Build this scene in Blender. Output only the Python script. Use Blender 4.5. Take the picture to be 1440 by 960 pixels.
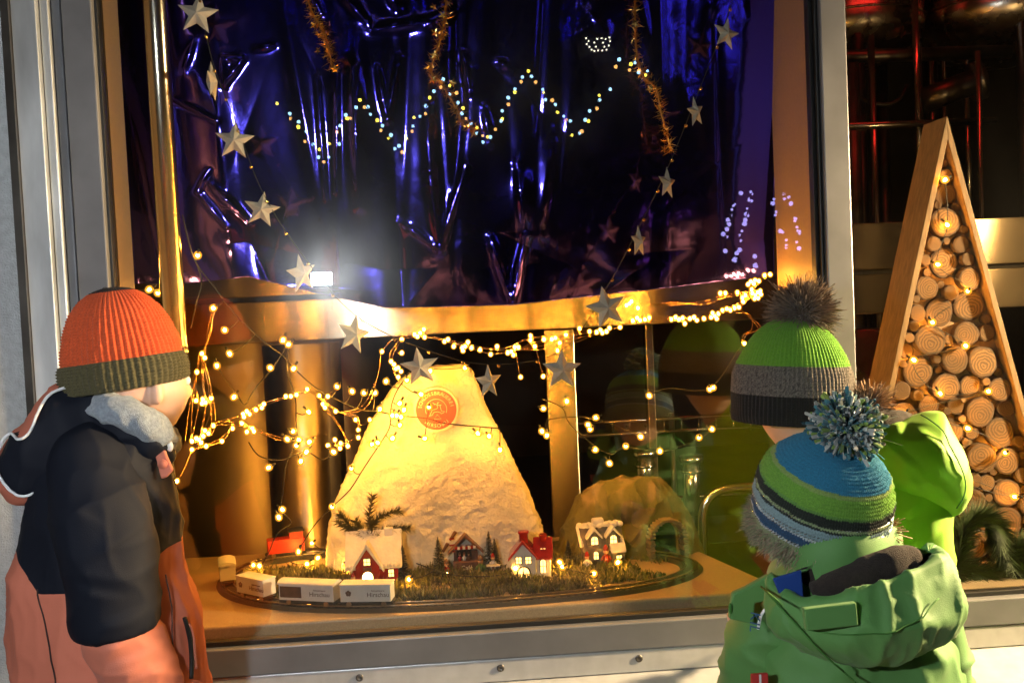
import bpy, bmesh, math, random
import numpy as np
from mathutils import Vector, Matrix, noise
random.seed(7); rng = np.random.default_rng(7)
PI = math.pi; R = math.radians
S = bpy.context.scene; COL = S.collection
for o in list(bpy.data.objects): bpy.data.objects.remove(o)

# ------------------------------------------------------------------ camera
F, PW, PH = 1300.0, 1440, 960
CAM = np.array([0.0, -2.05, 1.2])
_y, _p, _r = R(3.4), R(2.3), R(2.6)
FWD = np.array([math.sin(_y)*math.cos(_p), math.cos(_y)*math.cos(_p), -math.sin(_p)])
_r0 = np.array([math.cos(_y), -math.sin(_y), 0.0]); _u0 = np.cross(_r0, FWD)
RIGHT = math.cos(_r)*_r0 - math.sin(_r)*_u0
UP = math.cos(_r)*_u0 + math.sin(_r)*_r0
cd = bpy.data.cameras.new('camera'); cam = bpy.data.objects.new('camera', cd); COL.objects.link(cam)
M = Matrix.Identity(4)
for i in range(3):
    M[i][0], M[i][1], M[i][2], M[i][3] = RIGHT[i], UP[i], -FWD[i], CAM[i]
cam.matrix_world = M
cd.sensor_width = 36; cd.lens = 36*F/PW; cd.clip_start = .02; cd.clip_end = 500
S.camera = cam
def P(px, py, Y):            # the point of the plane y = Y seen at a pixel of the photograph
    d = FWD + RIGHT*(px-PW/2)/F - UP*(py-PH/2)/F
    return CAM + d*(Y-CAM[1])/d[1]
def PZ(px, py, Z):           # the same for a horizontal plane
    d = FWD + RIGHT*(px-PW/2)/F - UP*(py-PH/2)/F
    return CAM + d*(Z-CAM[2])/d[2]
def V(*a): return np.array(a, float)

# ------------------------------------------------------------------ world, light, exposure
wd = bpy.data.worlds.new('World'); S.world = wd; wd.use_nodes = True
nt = wd.node_tree; bg = nt.nodes['Background']
sky = nt.nodes.new('ShaderNodeTexSky'); sky.sky_type = 'NISHITA'; sky.sun_disc = False
sky.sun_elevation = R(-3); sky.sun_rotation = R(160)
nt.links.new(sky.outputs[0], bg.inputs[0]); bg.inputs[1].default_value = 0.05
sd = bpy.data.lights.new('moonlight', 'SUN'); sd.energy = 0.01; sd.angle = R(10); sd.color = (.8, .87, 1)
so = bpy.data.objects.new('moonlight', sd); COL.objects.link(so); so.rotation_euler = (R(40), 0, R(-20))
S.view_settings.view_transform = 'Standard'; S.view_settings.look = 'None'
S.view_settings.exposure = 0; S.view_settings.gamma = 1; S.view_settings.use_curve_mapping = False
cy = S.cycles
cy.use_denoising = True
try: cy.denoiser = 'OPENIMAGEDENOISE'
except Exception: pass
cy.use_adaptive_sampling = True; cy.adaptive_threshold = .02; cy.adaptive_min_samples = 24; cy.light_sampling_threshold = .03
cy.max_bounces = 6; cy.diffuse_bounces = 2; cy.glossy_bounces = 4; cy.transmission_bounces = 4
cy.transparent_max_bounces = 24; cy.caustics_reflective = False; cy.caustics_refractive = False
cy.sample_clamp_indirect = 4.0; cy.blur_glossy = 0.5; cy.use_light_tree = True

FLASH_L, LAMP_L, BULB_L, RED_L = 1400.0, 9000.0, 800.0, 7.0

# ------------------------------------------------------------------ materials
MAT = {}
def nm(m, t, **kw):
    n = m.node_tree.nodes.new(t)
    for k, v in kw.items(): setattr(n, k, v)
    return n
def lk(m, a, b): m.node_tree.links.new(a, b)
def mat(name, col=(.5,.5,.5), rough=.6, metal=0., spec=.5, emit=None, es=0., noise_s=0., noise_a=.0, bump=0., bump_s=200., sheen=0., coat=0., attr=None, aniso=0., scale=(1,1,1), detail=4., rnd=0.):
    m = bpy.data.materials.new(name); m.use_nodes = True; MAT[name] = m
    b = m.node_tree.nodes['Principled BSDF']
    b.inputs['Base Color'].default_value = (*col, 1); b.inputs['Roughness'].default_value = rough
    b.inputs['Metallic'].default_value = metal; b.inputs['Specular IOR Level'].default_value = spec
    b.inputs['Sheen Weight'].default_value = sheen; b.inputs['Coat Weight'].default_value = coat
    b.inputs['Anisotropic'].default_value = aniso
    if emit: b.inputs['Emission Color'].default_value = (*emit, 1); b.inputs['Emission Strength'].default_value = es
    tc = nm(m, 'ShaderNodeTexCoord'); mp = nm(m, 'ShaderNodeMapping'); mp.inputs['Scale'].default_value = scale
    lk(m, tc.outputs['Object'], mp.inputs[0])
    src = None
    if attr:
        a = nm(m, 'ShaderNodeAttribute', attribute_name=attr); src = a.outputs['Color']
    if noise_a:
        n = nm(m, 'ShaderNodeTexNoise'); n.inputs['Scale'].default_value = noise_s; n.inputs['Detail'].default_value = detail
        lk(m, mp.outputs[0], n.inputs['Vector'])
        mr = nm(m, 'ShaderNodeMapRange'); mr.inputs[1].default_value = .3; mr.inputs[2].default_value = .7
        mr.inputs[3].default_value = 1-noise_a; mr.inputs[4].default_value = 1+noise_a
        lk(m, n.outputs['Fac'], mr.inputs[0])
        mx = nm(m, 'ShaderNodeVectorMath', operation='SCALE')
        if src is not None: lk(m, src, mx.inputs[0])
        else: mx.inputs[0].default_value = col
        lk(m, mr.outputs[0], mx.inputs['Scale']); src = mx.outputs[0]
        rr = nm(m, 'ShaderNodeMapRange'); rr.inputs[3].default_value = max(.02, rough-noise_a*.25); rr.inputs[4].default_value = min(1, rough+noise_a*.25)
        lk(m, n.outputs['Fac'], rr.inputs[0]); lk(m, rr.outputs[0], b.inputs['Roughness'])
    if rnd:
        oi = nm(m, 'ShaderNodeObjectInfo'); hs = nm(m, 'ShaderNodeMapRange'); hs.inputs[3].default_value = 1-rnd; hs.inputs[4].default_value = 1+rnd
        lk(m, oi.outputs['Random'], hs.inputs[0]); mx = nm(m, 'ShaderNodeVectorMath', operation='SCALE')
        if src is not None: lk(m, src, mx.inputs[0])
        else: mx.inputs[0].default_value = col
        lk(m, hs.outputs[0], mx.inputs['Scale']); src = mx.outputs[0]
    if src is not None: lk(m, src, b.inputs['Base Color'])
    if bump:
        n2 = nm(m, 'ShaderNodeTexNoise'); n2.inputs['Scale'].default_value = bump_s; n2.inputs['Detail'].default_value = 5
        lk(m, mp.outputs[0], n2.inputs['Vector'])
        bp = nm(m, 'ShaderNodeBump'); bp.inputs['Strength'].default_value = bump; bp.inputs['Distance'].default_value = .004
        lk(m, n2.outputs['Fac'], bp.inputs['Height']); lk(m, bp.outputs[0], b.inputs['Normal'])
    return m
def emat(name, col, s):
    m = bpy.data.materials.new(name); m.use_nodes = True; MAT[name] = m
    t = m.node_tree; t.nodes.clear(); e = t.nodes.new('ShaderNodeEmission'); o = t.nodes.new('ShaderNodeOutputMaterial')
    e.inputs[0].default_value = (*col, 1); e.inputs[1].default_value = s; t.links.new(e.outputs[0], o.inputs[0]); return m

mat('plaster', (.50,.52,.53), .9, noise_s=60, noise_a=.12, bump=.9, bump_s=260)
mat('galvanised', (.62,.66,.70), .42, .75, noise_s=14, noise_a=.25, bump=.08, bump_s=90, scale=(1,1,.25))
mat('aluminium_paint', (.165,.17,.185), .42, .25, noise_s=9, noise_a=.16, bump=.06, bump_s=700, detail=9)
mat('aluminium_pale', (.55,.56,.57), .38, .35, noise_s=30, noise_a=.08, bump=.05, bump_s=300)
mat('rubber', (.008,.008,.008), .5)
mat('reveal_brown', (.30,.21,.13), .55, noise_s=120, noise_a=.08, bump=.06, bump_s=500)
mat('pavement', (.12,.12,.12), .85, noise_s=20, noise_a=.25, bump=.6, bump_s=90)
mat('room_dark', (.10,.085,.07), .8, noise_s=3, noise_a=.2)
mat('counter_stone', (.42,.31,.19), .32, noise_s=260, noise_a=.15, bump=.04, bump_s=400)
mat('steel', (.62,.58,.52), .22, 1., noise_s=8, noise_a=.15, scale=(30,1,1))
mat('dark_steel', (.16,.15,.14), .35, .9, noise_s=12, noise_a=.2)
mat('steel_tank', (.60,.57,.52), .27, 1., noise_s=12, noise_a=.2)
mat('black_plastic', (.012,.012,.012), .45)
mat('wire_dark', (.012,.014,.010), .5)
mat('wire_copper', (.85,.50,.22), .25, 1.)
mat('gold', (.95,.62,.20), .22, 1.)
mat('gold_tinsel', (.80,.45,.10), .28, 1.)
mat('star_card', (.62,.55,.44), .65, noise_s=60, noise_a=.12, bump=.1, bump_s=300)
mat('plaster_mountain', (.70,.64,.50), .95, noise_s=7, noise_a=.16, bump=1.0, bump_s=170)
mat('logo_red', (.62,.085,.055), .55, noise_s=200, noise_a=.08)
mat('logo_line', (.85,.62,.42), .6)
mat('logo_pale', (.80,.72,.55), .7)
mat('moss', (.10,.12,.025), .9, attr='col')
mat('needle', (.035,.055,.02), .7, attr='col')
mat('bark_twig', (.10,.06,.03), .9)
mat('track_black', (.02,.018,.015), .55, noise_s=200, noise_a=.2)
mat('rail', (.35,.28,.2), .3, 1.)
mat('wagon_white', (.72,.70,.64), .4, noise_s=40, noise_a=.06)
mat('wagon_print', (.10,.05,.03), .5, noise_s=30, noise_a=.5)
mat('loco_red', (.50,.03,.02), .4)
mat('ceramic_red', (.36,.022,.015), .18, coat=.6, noise_s=40, noise_a=.25)
mat('ceramic_white', (.75,.72,.64), .25, coat=.4, noise_s=40, noise_a=.08)
mat('ceramic_snow', (.80,.77,.68), .5, noise_s=50, noise_a=.08, bump=.4, bump_s=120)
mat('ceramic_grey', (.16,.13,.10), .4, noise_s=60, noise_a=.35, bump=.3, bump_s=160)
mat('ceramic_brown', (.15,.065,.03), .45, noise_s=60, noise_a=.35, bump=.3, bump_s=160)
mat('ceramic_black', (.012,.010,.008), .35)
mat('ceramic_green', (.05,.12,.03), .4)
mat('bottle_tree', (.03,.05,.025), .85, noise_s=120, noise_a=.5)
mat('skin_doll', (.62,.36,.22), .5)
mat('cork_base', (.40,.28,.15), .8, noise_s=80, noise_a=.3)
mat('tunnel_flock', (.11,.105,.03), .95, attr='col', bump=.5, bump_s=200)
mat('bore_shade', (.01,.009,.007), .9)
mat('tunnel_stone', (.24,.17,.09), .85)
mat('board_wood', (.30,.175,.075), .6, noise_s=18, noise_a=.25, scale=(6,6,.7), bump=.15, bump_s=40)
mat('bark', (.10,.06,.035), .9, noise_s=60, noise_a=.4, bump=.5, bump_s=90)
mat('wool', (.5,.2,.05), .95, attr='col', sheen=.04, bump=.6, bump_s=1400, noise_s=900, noise_a=.25)
mat('yarn', (.5,.5,.5), .9, attr='col', sheen=.2)
mat('silver_thread', (.85,.87,.88), .18, 1.)
mat('skin', (.66,.40,.29), .5, noise_s=30, noise_a=.07, bump=.05, bump_s=300)
mat('eye_white', (.8,.8,.8), .15); mat('iris', (.05,.03,.02), .1)
mat('pom_core', (.02,.05,.06), .95); mat('hair', (.07,.045,.025), .8)
mat('scarf', (.25,.29,.34), .95, noise_s=180, noise_a=.25, sheen=.3, bump=.7, bump_s=600)
mat('fleece', (.030,.022,.018), .95, noise_s=200, noise_a=.3, sheen=.04, bump=.8, bump_s=700)
mat('lining_blue', (.006,.045,.26), .7, bump=.2, bump_s=500)
mat('reflective', (.85,.87,.9), .3, emit=None)
mat('trousers', (.03,.035,.045), .8, bump=.3, bump_s=500)
mat('boot', (.03,.025,.02), .6)
mat('mitten', (.10,.045,.02), .85, noise_s=90, noise_a=.6, bump=.4, bump_s=300)
mat('lime', (.28,.62,.03), .62, noise_s=30, noise_a=.05, bump=.16, bump_s=650, sheen=.1)
mat('green', (.10,.27,.070), .66, noise_s=30, noise_a=.05, bump=.16, bump_s=650, sheen=.1)
mat('seam_dark', (.05,.022,.02), .8); mat('seam_green', (.05,.19,.03), .8)
mat('coral', (.62,.19,.12), .66, noise_s=25, noise_a=.06, bump=.16, bump_s=650, sheen=.1)
mat('navy', (.006,.008,.016), .75, noise_s=25, noise_a=.06, bump=.16, bump_s=650, spec=.22)
mat('patch_red', (.45,.03,.025), .7); mat('print_blue', (.01,.07,.16), .7); mat('white_print', (.75,.75,.75), .6)
mat('garland_green', (.02,.045,.015), .6, attr='col')
mat('house_render', (.05,.05,.055), .85); mat('flash_black', (.02,.02,.02), .5)
emat('bulb_warm', (1., .47, .075), BULB_L)
emat('bulb_copper', (1., .47, .075), BULB_L*.8)
def halo_mat():  # halo round a bulb, put in as a faintly glowing see-through shell
    m = bpy.data.materials.new('bulb_halo'); m.use_nodes = True; MAT['bulb_halo'] = m; t = m.node_tree; t.nodes.clear()
    e = t.nodes.new('ShaderNodeEmission'); e.inputs[0].default_value = (1., .40, .035, 1); e.inputs[1].default_value = 3.6
    x = t.nodes.new('ShaderNodeBsdfTransparent'); x.inputs[0].default_value = (1., .86, .60, 1)
    mx = t.nodes.new('ShaderNodeMixShader'); mx.inputs[0].default_value = .30; o = t.nodes.new('ShaderNodeOutputMaterial')
    t.links.new(x.outputs[0], mx.inputs[1]); t.links.new(e.outputs[0], mx.inputs[2]); t.links.new(mx.outputs[0], o.inputs[0])
    m.cycles.emission_sampling = 'NONE'
halo_mat()
emat('window_glow', (1., .58, .16), 5.0)
emat('lantern_glow', (1., .62, .20), 40.0)
emat('flash_white', (.93,.97,1.), FLASH_L)
emat('lamp_warm', (1., .70, .36), LAMP_L)
emat('beam_fill', (1., .58, .20), 170.)
emat('red_glow', (1., .03, .02), RED_L)
emat('party_yellow', (1., .75, .08), 14.); emat('party_orange', (1., .45, .12), 10.); emat('party_blue', (.35, .65, 1.), 12.)
emat('led_violet', (.40,.36,1.), 7.); emat('led_white', (1.,.9,.75), 12.)

# two-tone jacket: coral below the seam, navy above (the seam is a signed distance on the mesh)
def two_tone(name, a, b):
    m = mat(name, a, .72, noise_s=25, noise_a=.06, bump=.16, bump_s=650, spec=.25)
    bs = m.node_tree.nodes['Principled BSDF']
    at = nm(m, 'ShaderNodeAttribute', attribute_name='seam')
    gt = nm(m, 'ShaderNodeMath', operation='GREATER_THAN'); gt.inputs[1].default_value = 0
    lk(m, at.outputs['Fac'], gt.inputs[0])
    mx = nm(m, 'ShaderNodeMix', data_type='RGBA'); lk(m, gt.outputs[0], mx.inputs[0])
    mx.inputs[6].default_value = (*a, 1); mx.inputs[7].default_value = (*b, 1)
    lk(m, mx.outputs[2], bs.inputs['Base Color'])
two_tone('coral_navy', (.62,.19,.12), (.006,.008,.016))

# brushed steel: grain runs across, so lamps mirror as upright streaks
def brushed(name, col, rough, an=.92, wav=.0):
    m = mat(name, col, rough, 1., noise_s=3, noise_a=.06, detail=1.)
    b = m.node_tree.nodes['Principled BSDF']; b.inputs['Anisotropic'].default_value = an
    cx = nm(m, 'ShaderNodeCombineXYZ'); cx.inputs[2].default_value = 1.; lk(m, cx.outputs[0], b.inputs['Tangent'])
    if wav:
        tc = [n for n in m.node_tree.nodes if n.type == 'TEX_COORD'][0]
        mp = nm(m, 'ShaderNodeMapping'); mp.inputs['Scale'].default_value = (26, 26, 1.2); lk(m, tc.outputs['Object'], mp.inputs[0])
        n = nm(m, 'ShaderNodeTexNoise'); n.inputs['Scale'].default_value = 1.; n.inputs['Detail'].default_value = 2; lk(m, mp.outputs[0], n.inputs['Vector'])
        bp = nm(m, 'ShaderNodeBump'); bp.inputs['Strength'].default_value = wav; bp.inputs['Distance'].default_value = .004
        lk(m, n.outputs['Fac'], bp.inputs['Height']); lk(m, bp.outputs[0], b.inputs['Normal'])
brushed('brushed_steel', (.62,.52,.38), .25, .96, .012)
brushed('brushed_pipe', (.60,.55,.46), .24, .5)
brushed('satin_tank', (.78,.66,.46), .46, .95, .07)

# window glass: clear, mirrors a part of the light, faint wiping smears
g = bpy.data.materials.new('window_glass'); g.use_nodes = True; MAT['window_glass'] = g
t = g.node_tree; t.nodes.clear()
out = t.nodes.new('ShaderNodeOutputMaterial'); tr = t.nodes.new('ShaderNodeBsdfTransparent'); gl = t.nodes.new('ShaderNodeBsdfGlossy'); gr = t.nodes.new('ShaderNodeBsdfGlossy')
tr.inputs[0].default_value = (.97,.98,.97,1)
gl.inputs['Roughness'].default_value = 0.; gr.inputs['Roughness'].default_value = .20
lw = t.nodes.new('ShaderNodeLayerWeight'); pw = t.nodes.new('ShaderNodeMath'); pw.operation = 'POWER'; pw.inputs[1].default_value = 5
t.links.new(lw.outputs['Facing'], pw.inputs[0])
ma = t.nodes.new('ShaderNodeMath'); ma.operation = 'MULTIPLY_ADD'; ma.inputs[1].default_value = .7; ma.inputs[2].default_value = .10
t.links.new(pw.outputs[0], ma.inputs[0])
m1 = t.nodes.new('ShaderNodeMixShader'); t.links.new(ma.outputs[0], m1.inputs[0]); t.links.new(tr.outputs[0], m1.inputs[1]); t.links.new(gl.outputs[0], m1.inputs[2])
tc = t.nodes.new('ShaderNodeTexCoord'); n1 = t.nodes.new('ShaderNodeTexNoise'); n1.inputs['Scale'].default_value = 4; n1.inputs['Detail'].default_value = 8
mp = t.nodes.new('ShaderNodeMapping'); mp.inputs['Scale'].default_value = (1,1,.45); mp.inputs['Rotation'].default_value = (0,.5,0)
t.links.new(tc.outputs['Object'], mp.inputs[0]); t.links.new(mp.outputs[0], n1.inputs['Vector'])
mr = t.nodes.new('ShaderNodeMapRange'); mr.inputs[1].default_value = .4; mr.inputs[2].default_value = .75; mr.inputs[3].default_value = .002; mr.inputs[4].default_value = .020
t.links.new(n1.outputs['Fac'], mr.inputs[0])
m2 = t.nodes.new('ShaderNodeMixShader'); t.links.new(mr.outputs[0], m2.inputs[0]); t.links.new(m1.outputs[0], m2.inputs[1]); t.links.new(gr.outputs[0], m2.inputs[2])
t.links.new(m2.outputs[0], out.inputs[0])

# foil: dark blue mirror foil
m = mat('foil', (.075,.055,.60), .085, 1.)
b = m.node_tree.nodes['Principled BSDF']
fn = nm(m, 'ShaderNodeTexNoise'); fn.inputs['Scale'].default_value = 22; fn.inputs['Detail'].default_value = 3
tcn = [n for n in m.node_tree.nodes if n.type == 'TEX_COORD'][0]; lk(m, tcn.outputs['Object'], fn.inputs['Vector'])
fb = nm(m, 'ShaderNodeBump'); fb.inputs['Strength'].default_value = .05; fb.inputs['Distance'].default_value = .01; lk(m, fn.outputs['Fac'], fb.inputs['Height']); lk(m, fb.outputs[0], b.inputs['Normal'])

# sawn wood with year rings
m = mat('log_face', (.18,.098,.038), .85, rnd=.45)
b = m.node_tree.nodes['Principled BSDF']
tcn = [n for n in m.node_tree.nodes if n.type == 'TEX_COORD'][0]
n1 = nm(m, 'ShaderNodeTexNoise'); n1.inputs['Scale'].default_value = 2.2; lk(m, tcn.outputs['Object'], n1.inputs['Vector'])
ad = nm(m, 'ShaderNodeVectorMath', operation='ADD'); lk(m, tcn.outputs['Object'], ad.inputs[0]); sc = nm(m, 'ShaderNodeVectorMath', operation='SCALE'); sc.inputs['Scale'].default_value = .35
lk(m, n1.outputs['Color'], sc.inputs[0]); lk(m, sc.outputs[0], ad.inputs[1])
wv = nm(m, 'ShaderNodeTexWave', wave_type='RINGS', rings_direction='Y'); wv.inputs['Scale'].default_value = 1.5; wv.inputs['Distortion'].default_value = 1.5; wv.inputs['Detail'].default_value = 2
lk(m, ad.outputs[0], wv.inputs['Vector'])
base = [l for l in m.node_tree.links if l.to_socket == b.inputs['Base Color']][0].from_socket
mr = nm(m, 'ShaderNodeMapRange'); mr.inputs[3].default_value = .50; mr.inputs[4].default_value = 1.18; lk(m, wv.outputs['Fac'], mr.inputs[0])
s2 = nm(m, 'ShaderNodeVectorMath', operation='SCALE'); lk(m, base, s2.inputs[0]); lk(m, mr.outputs[0], s2.inputs['Scale']); lk(m, s2.outputs[0], b.inputs['Base Color'])

# ------------------------------------------------------------------ mesh helpers
def wl(o):
    v = V(0,0,0)
    while o is not None:
        v = v + np.array(o.location[:]); o = o.parent
    return v
def tag(o, label=None, cat=None, group=None, kind=None):
    if label: o['label'] = label
    if cat: o['category'] = cat
    if group: o['group'] = group
    if kind: o['kind'] = kind
    return o
def thing(name, loc, label, cat, group=None):
    o = bpy.data.objects.new(name, None); COL.objects.link(o); o.location = loc; o.empty_display_size = .05
    return tag(o, label, cat, group)
def link_mesh(name, me, parent=None, loc=(0,0,0), rot=None, scale=None):
    o = bpy.data.objects.new(name, me); COL.objects.link(o); o.location = loc
    if rot is not None: o.rotation_euler = rot
    if scale is not None: o.scale = scale
    if parent is not None: o.parent = parent
    return o
class MB:
    def __init__(s): s.v = []; s.f = []; s.mi = []; s.n = 0; s.cols = []
    def add(s, v, f, mi=0, col=None):
        v = np.asarray(v, float); s.v.append(v)
        s.f += [tuple(i+s.n for i in q) for q in f]; s.mi += [mi]*len(f); s.n += len(v)
        if col is not None:
            col = np.asarray(col, float)
            if col.ndim == 1: col = np.tile(col, (len(v), 1))
            s.cols.append(col)
        return s
    def box(s, lo, hi, mi=0, rz=0, piv=None, col=None):
        lo = np.minimum(lo, hi), np.maximum(lo, hi); a, b_ = lo
        v = np.array([[x,y,z] for x in (a[0],b_[0]) for y in (a[1],b_[1]) for z in (a[2],b_[2])])
        if rz:
            p = np.array(piv if piv is not None else (a+b_)/2); c, sn = math.cos(rz), math.sin(rz)
            d = v-p; v = np.stack([p[0]+d[:,0]*c-d[:,1]*sn, p[1]+d[:,0]*sn+d[:,1]*c, v[:,2]], 1)
        return s.add(v, [(0,1,3,2),(4,6,7,5),(0,4,5,1),(2,3,7,6),(0,2,6,4),(1,5,7,3)], mi, col)
    def tube(s, pts, r, n=8, mi=0, cap=True, col=None, closed=False):
        pts = [np.asarray(p, float) for p in pts]; k = len(pts)
        rs = r if hasattr(r, '__len__') else [r]*k
        up = None; rings = []
        for i in range(k):
            if closed: d = pts[(i+1)%k]-pts[i-1]
            else: d = pts[min(i+1,k-1)]-pts[max(i-1,0)]
            d = d/(np.linalg.norm(d)+1e-12)
            if up is None:
                up = np.array([0,0,1.]) if abs(d[2]) < .9 else np.array([1.,0,0])
            a = np.cross(d, up); a /= np.linalg.norm(a)+1e-12; up = np.cross(a, d)
            rings.append([pts[i]+rs[i]*(math.cos(q)*a+math.sin(q)*up) for q in np.linspace(0, 2*PI, n, endpoint=False)])
        v = np.array(rings).reshape(-1, 3); f = []
        for i in range(k if closed else k-1):
            for j in range(n):
                i2 = (i+1)%k
                f.append((i*n+j, i*n+(j+1)%n, i2*n+(j+1)%n, i2*n+j))
        if cap and not closed: f += [tuple(range(n))[::-1], tuple((k-1)*n+j for j in range(n))]
        return s.add(v, f, mi, col)
    def loft(s, rings, mi=0, cap=True, col=None):
        n = len(rings[0]); k = len(rings); v = np.array(rings).reshape(-1, 3); f = []
        for i in range(k-1):
            for j in range(n): f.append((i*n+j, i*n+(j+1)%n, (i+1)*n+(j+1)%n, (i+1)*n+j))
        if cap: f += [tuple(range(n))[::-1], tuple((k-1)*n+j for j in range(n))]
        return s.add(v, f, mi, col)
    def sphere(s, c, r, nu=14, nv=9, mi=0, col=None):
        r = np.array(r if hasattr(r, '__len__') else (r,r,r), float); rings = []
        for i in range(nv+1):
            a = PI*i/nv; a = min(max(a, .02), PI-.02)
            rings.append([np.array(c)+r*V(math.sin(a)*math.cos(q), math.sin(a)*math.sin(q), -math.cos(a)) for q in np.linspace(0, 2*PI, nu, endpoint=False)])
        return s.loft(rings, mi, True, col)
    def prism(s, poly, y0, y1, mi=0, col=None):      # outline in x,z
        n = len(poly); v = [(x,y0,z) for x,z in poly]+[(x,y1,z) for x,z in poly]
        f = [tuple(range(n)), tuple(range(2*n-1, n-1, -1))]+[(i, n+i, n+(i+1)%n, (i+1)%n) for i in range(n)]
        return s.add(v, f, mi, col)
    def build(s, name, mats, parent=None, smooth=False, world=True, fix=True):
        v = np.concatenate(s.v) if s.v else np.zeros((0,3))
        if world and parent is not None: v = v - wl(parent)
        return mesh_obj(name, v, s.f, mats, parent, smooth, s.mi, np.concatenate(s.cols) if s.cols else None, fix)
def make_mesh(name, v, f, mats, smooth=False, mi=None, cols=None, fix=False):
    me = bpy.data.meshes.new(name); me.from_pydata([tuple(map(float, q)) for q in v], [], [tuple(map(int, q)) for q in f])
    if isinstance(mats, str): mats = [mats]
    for q in mats: me.materials.append(MAT[q])
    if mi is not None and len(mats) > 1: me.polygons.foreach_set('material_index', np.array(mi, dtype=np.int32))
    if cols is not None:
        a = me.attributes.new('col', 'FLOAT_COLOR', 'POINT'); c4 = np.ones((len(v), 4), np.float32); c4[:, :3] = cols
        a.data.foreach_set('color', c4.ravel())
    if fix and len(f) < 60000:
        bm = bmesh.new(); bm.from_mesh(me); bmesh.ops.recalc_face_normals(bm, faces=bm.faces); bm.to_mesh(me); bm.free()
    if smooth: me.polygons.foreach_set('use_smooth', np.ones(len(me.polygons), bool))
    me.update(); return me
def mesh_obj(name, v, f, mats, parent=None, smooth=False, mi=None, cols=None, fix=False):
    return link_mesh(name, make_mesh(name, v, f, mats, smooth, mi, cols, fix), parent)
def bevel(o, w=.003, seg=2):
    md = o.modifiers.new('bevel', 'BEVEL'); md.width = w; md.segments = seg; md.limit_method = 'ANGLE'; return o
def spline(pts, k=8, closed=False):
    pts = [np.asarray(p, float) for p in pts]; n = len(pts); res = []
    rngs = range(n if closed else n-1)
    for i in rngs:
        if closed: a, b_, c, d = pts[i-1], pts[i], pts[(i+1)%n], pts[(i+2)%n]
        else: a, b_, c, d = pts[max(i-1,0)], pts[i], pts[i+1], pts[min(i+2,n-1)]
        for j in range(k):
            u = j/k
            res.append(.5*((2*b_)+(-a+c)*u+(2*a-5*b_+4*c-d)*u*u+(-a+3*b_-3*c+d)*u**3))
    if not closed: res.append(pts[-1])
    return res
def fuse(mb, voxel=.006, smooth=6, sfac=.5, extra=None):
    """union of overlapping closed shapes into one continuous skin -> verts, faces, normals"""
    me = make_mesh('tmp', np.concatenate(mb.v), mb.f, [], fix=True)
    o = bpy.data.objects.new('tmp', me); COL.objects.link(o)
    rm = o.modifiers.new('r', 'REMESH'); rm.mode = 'VOXEL'; rm.voxel_size = voxel
    if smooth:
        sm = o.modifiers.new('s', 'SMOOTH'); sm.iterations = smooth; sm.factor = sfac
    if extra: extra(o)
    dg = bpy.context.evaluated_depsgraph_get(); ev = o.evaluated_get(dg); m2 = ev.to_mesh()
    n = len(m2.vertices); v = np.zeros(n*3); m2.vertices.foreach_get('co', v); nr = np.zeros(n*3); m2.vertices.foreach_get('normal', nr)
    f = [tuple(p.vertices) for p in m2.polygons]
    ev.to_mesh_clear(); bpy.data.objects.remove(o); bpy.data.meshes.remove(me)
    return v.reshape(-1,3), f, nr.reshape(-1,3)
def nz(p, s, seed=0.): return noise.noise(Vector((p[0]*s[0]+seed, p[1]*s[1]+seed*1.7, p[2]*s[2]-seed)))
def wrinkle(v, nr, layers):
    """fabric folds: ridged noise pushed along the normal"""
    o = np.zeros(len(v))
    for amp, s, seed, ridged in layers:
        a = np.array([nz(p, s, seed) for p in v])
        if ridged: a = (1-np.abs(a)*2.2); a = np.clip(a, 0, 1)**2.5
        o += amp*a
    return v + nr*o[:, None]
def ell(c, a, b_, n=28, e=2.3, ang=0., tilt=None):
    pts = []
    for q in np.linspace(0, 2*PI, n, endpoint=False):
        cq, sq = math.cos(q), math.sin(q)
        x = a*math.copysign(abs(cq)**(2/e), cq); y = b_*math.copysign(abs(sq)**(2/e), sq)
        p = V(x*math.cos(ang)-y*math.sin(ang), x*math.sin(ang)+y*math.cos(ang), 0)
        if tilt is not None: p = tilt @ p
        pts.append(np.asarray(c)+p)
    return pts
def px_loft(rows, Y, n=28, e=2.3):
    """rows of (left px, right px, row px, half depth, dy): a body whose outline follows the photo, at plane Y"""
    rings = []
    for l, r, py, dep, *dy in rows:
        a, b_ = P(l, py, Y), P(r, py, Y); c = (a+b_)/2 + V(0, dy[0] if dy else 0, 0)
        rings.append(ell(c, np.linalg.norm(b_-a)/2, dep, n, e))
    return rings
def text_mesh(s, size, depth=.0006):
    cu = bpy.data.curves.new('txt', 'FONT'); cu.body = s; cu.size = size; cu.extrude = depth; cu.align_x = 'CENTER'; cu.align_y = 'CENTER'; cu.resolution_u = 2
    o = bpy.data.objects.new('txt', cu); COL.objects.link(o); dg = bpy.context.evaluated_depsgraph_get()
    me = bpy.data.meshes.new_from_object(o.evaluated_get(dg)); v = np.array([x.co[:] for x in me.vertices]); f = [tuple(p.vertices) for p in me.polygons]
    bpy.data.objects.remove(o); bpy.data.curves.remove(cu); bpy.data.meshes.remove(me)
    return v, f                                     # in the x,y plane, facing +z
def place(v, o, ex, ey):
    ex = np.asarray(ex)/np.linalg.norm(ex); ey = np.asarray(ey)/np.linalg.norm(ey); ez = np.cross(ex, ey)
    return np.asarray(o)+v[:,0:1]*ex+v[:,1:2]*ey+v[:,2:3]*ez

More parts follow.
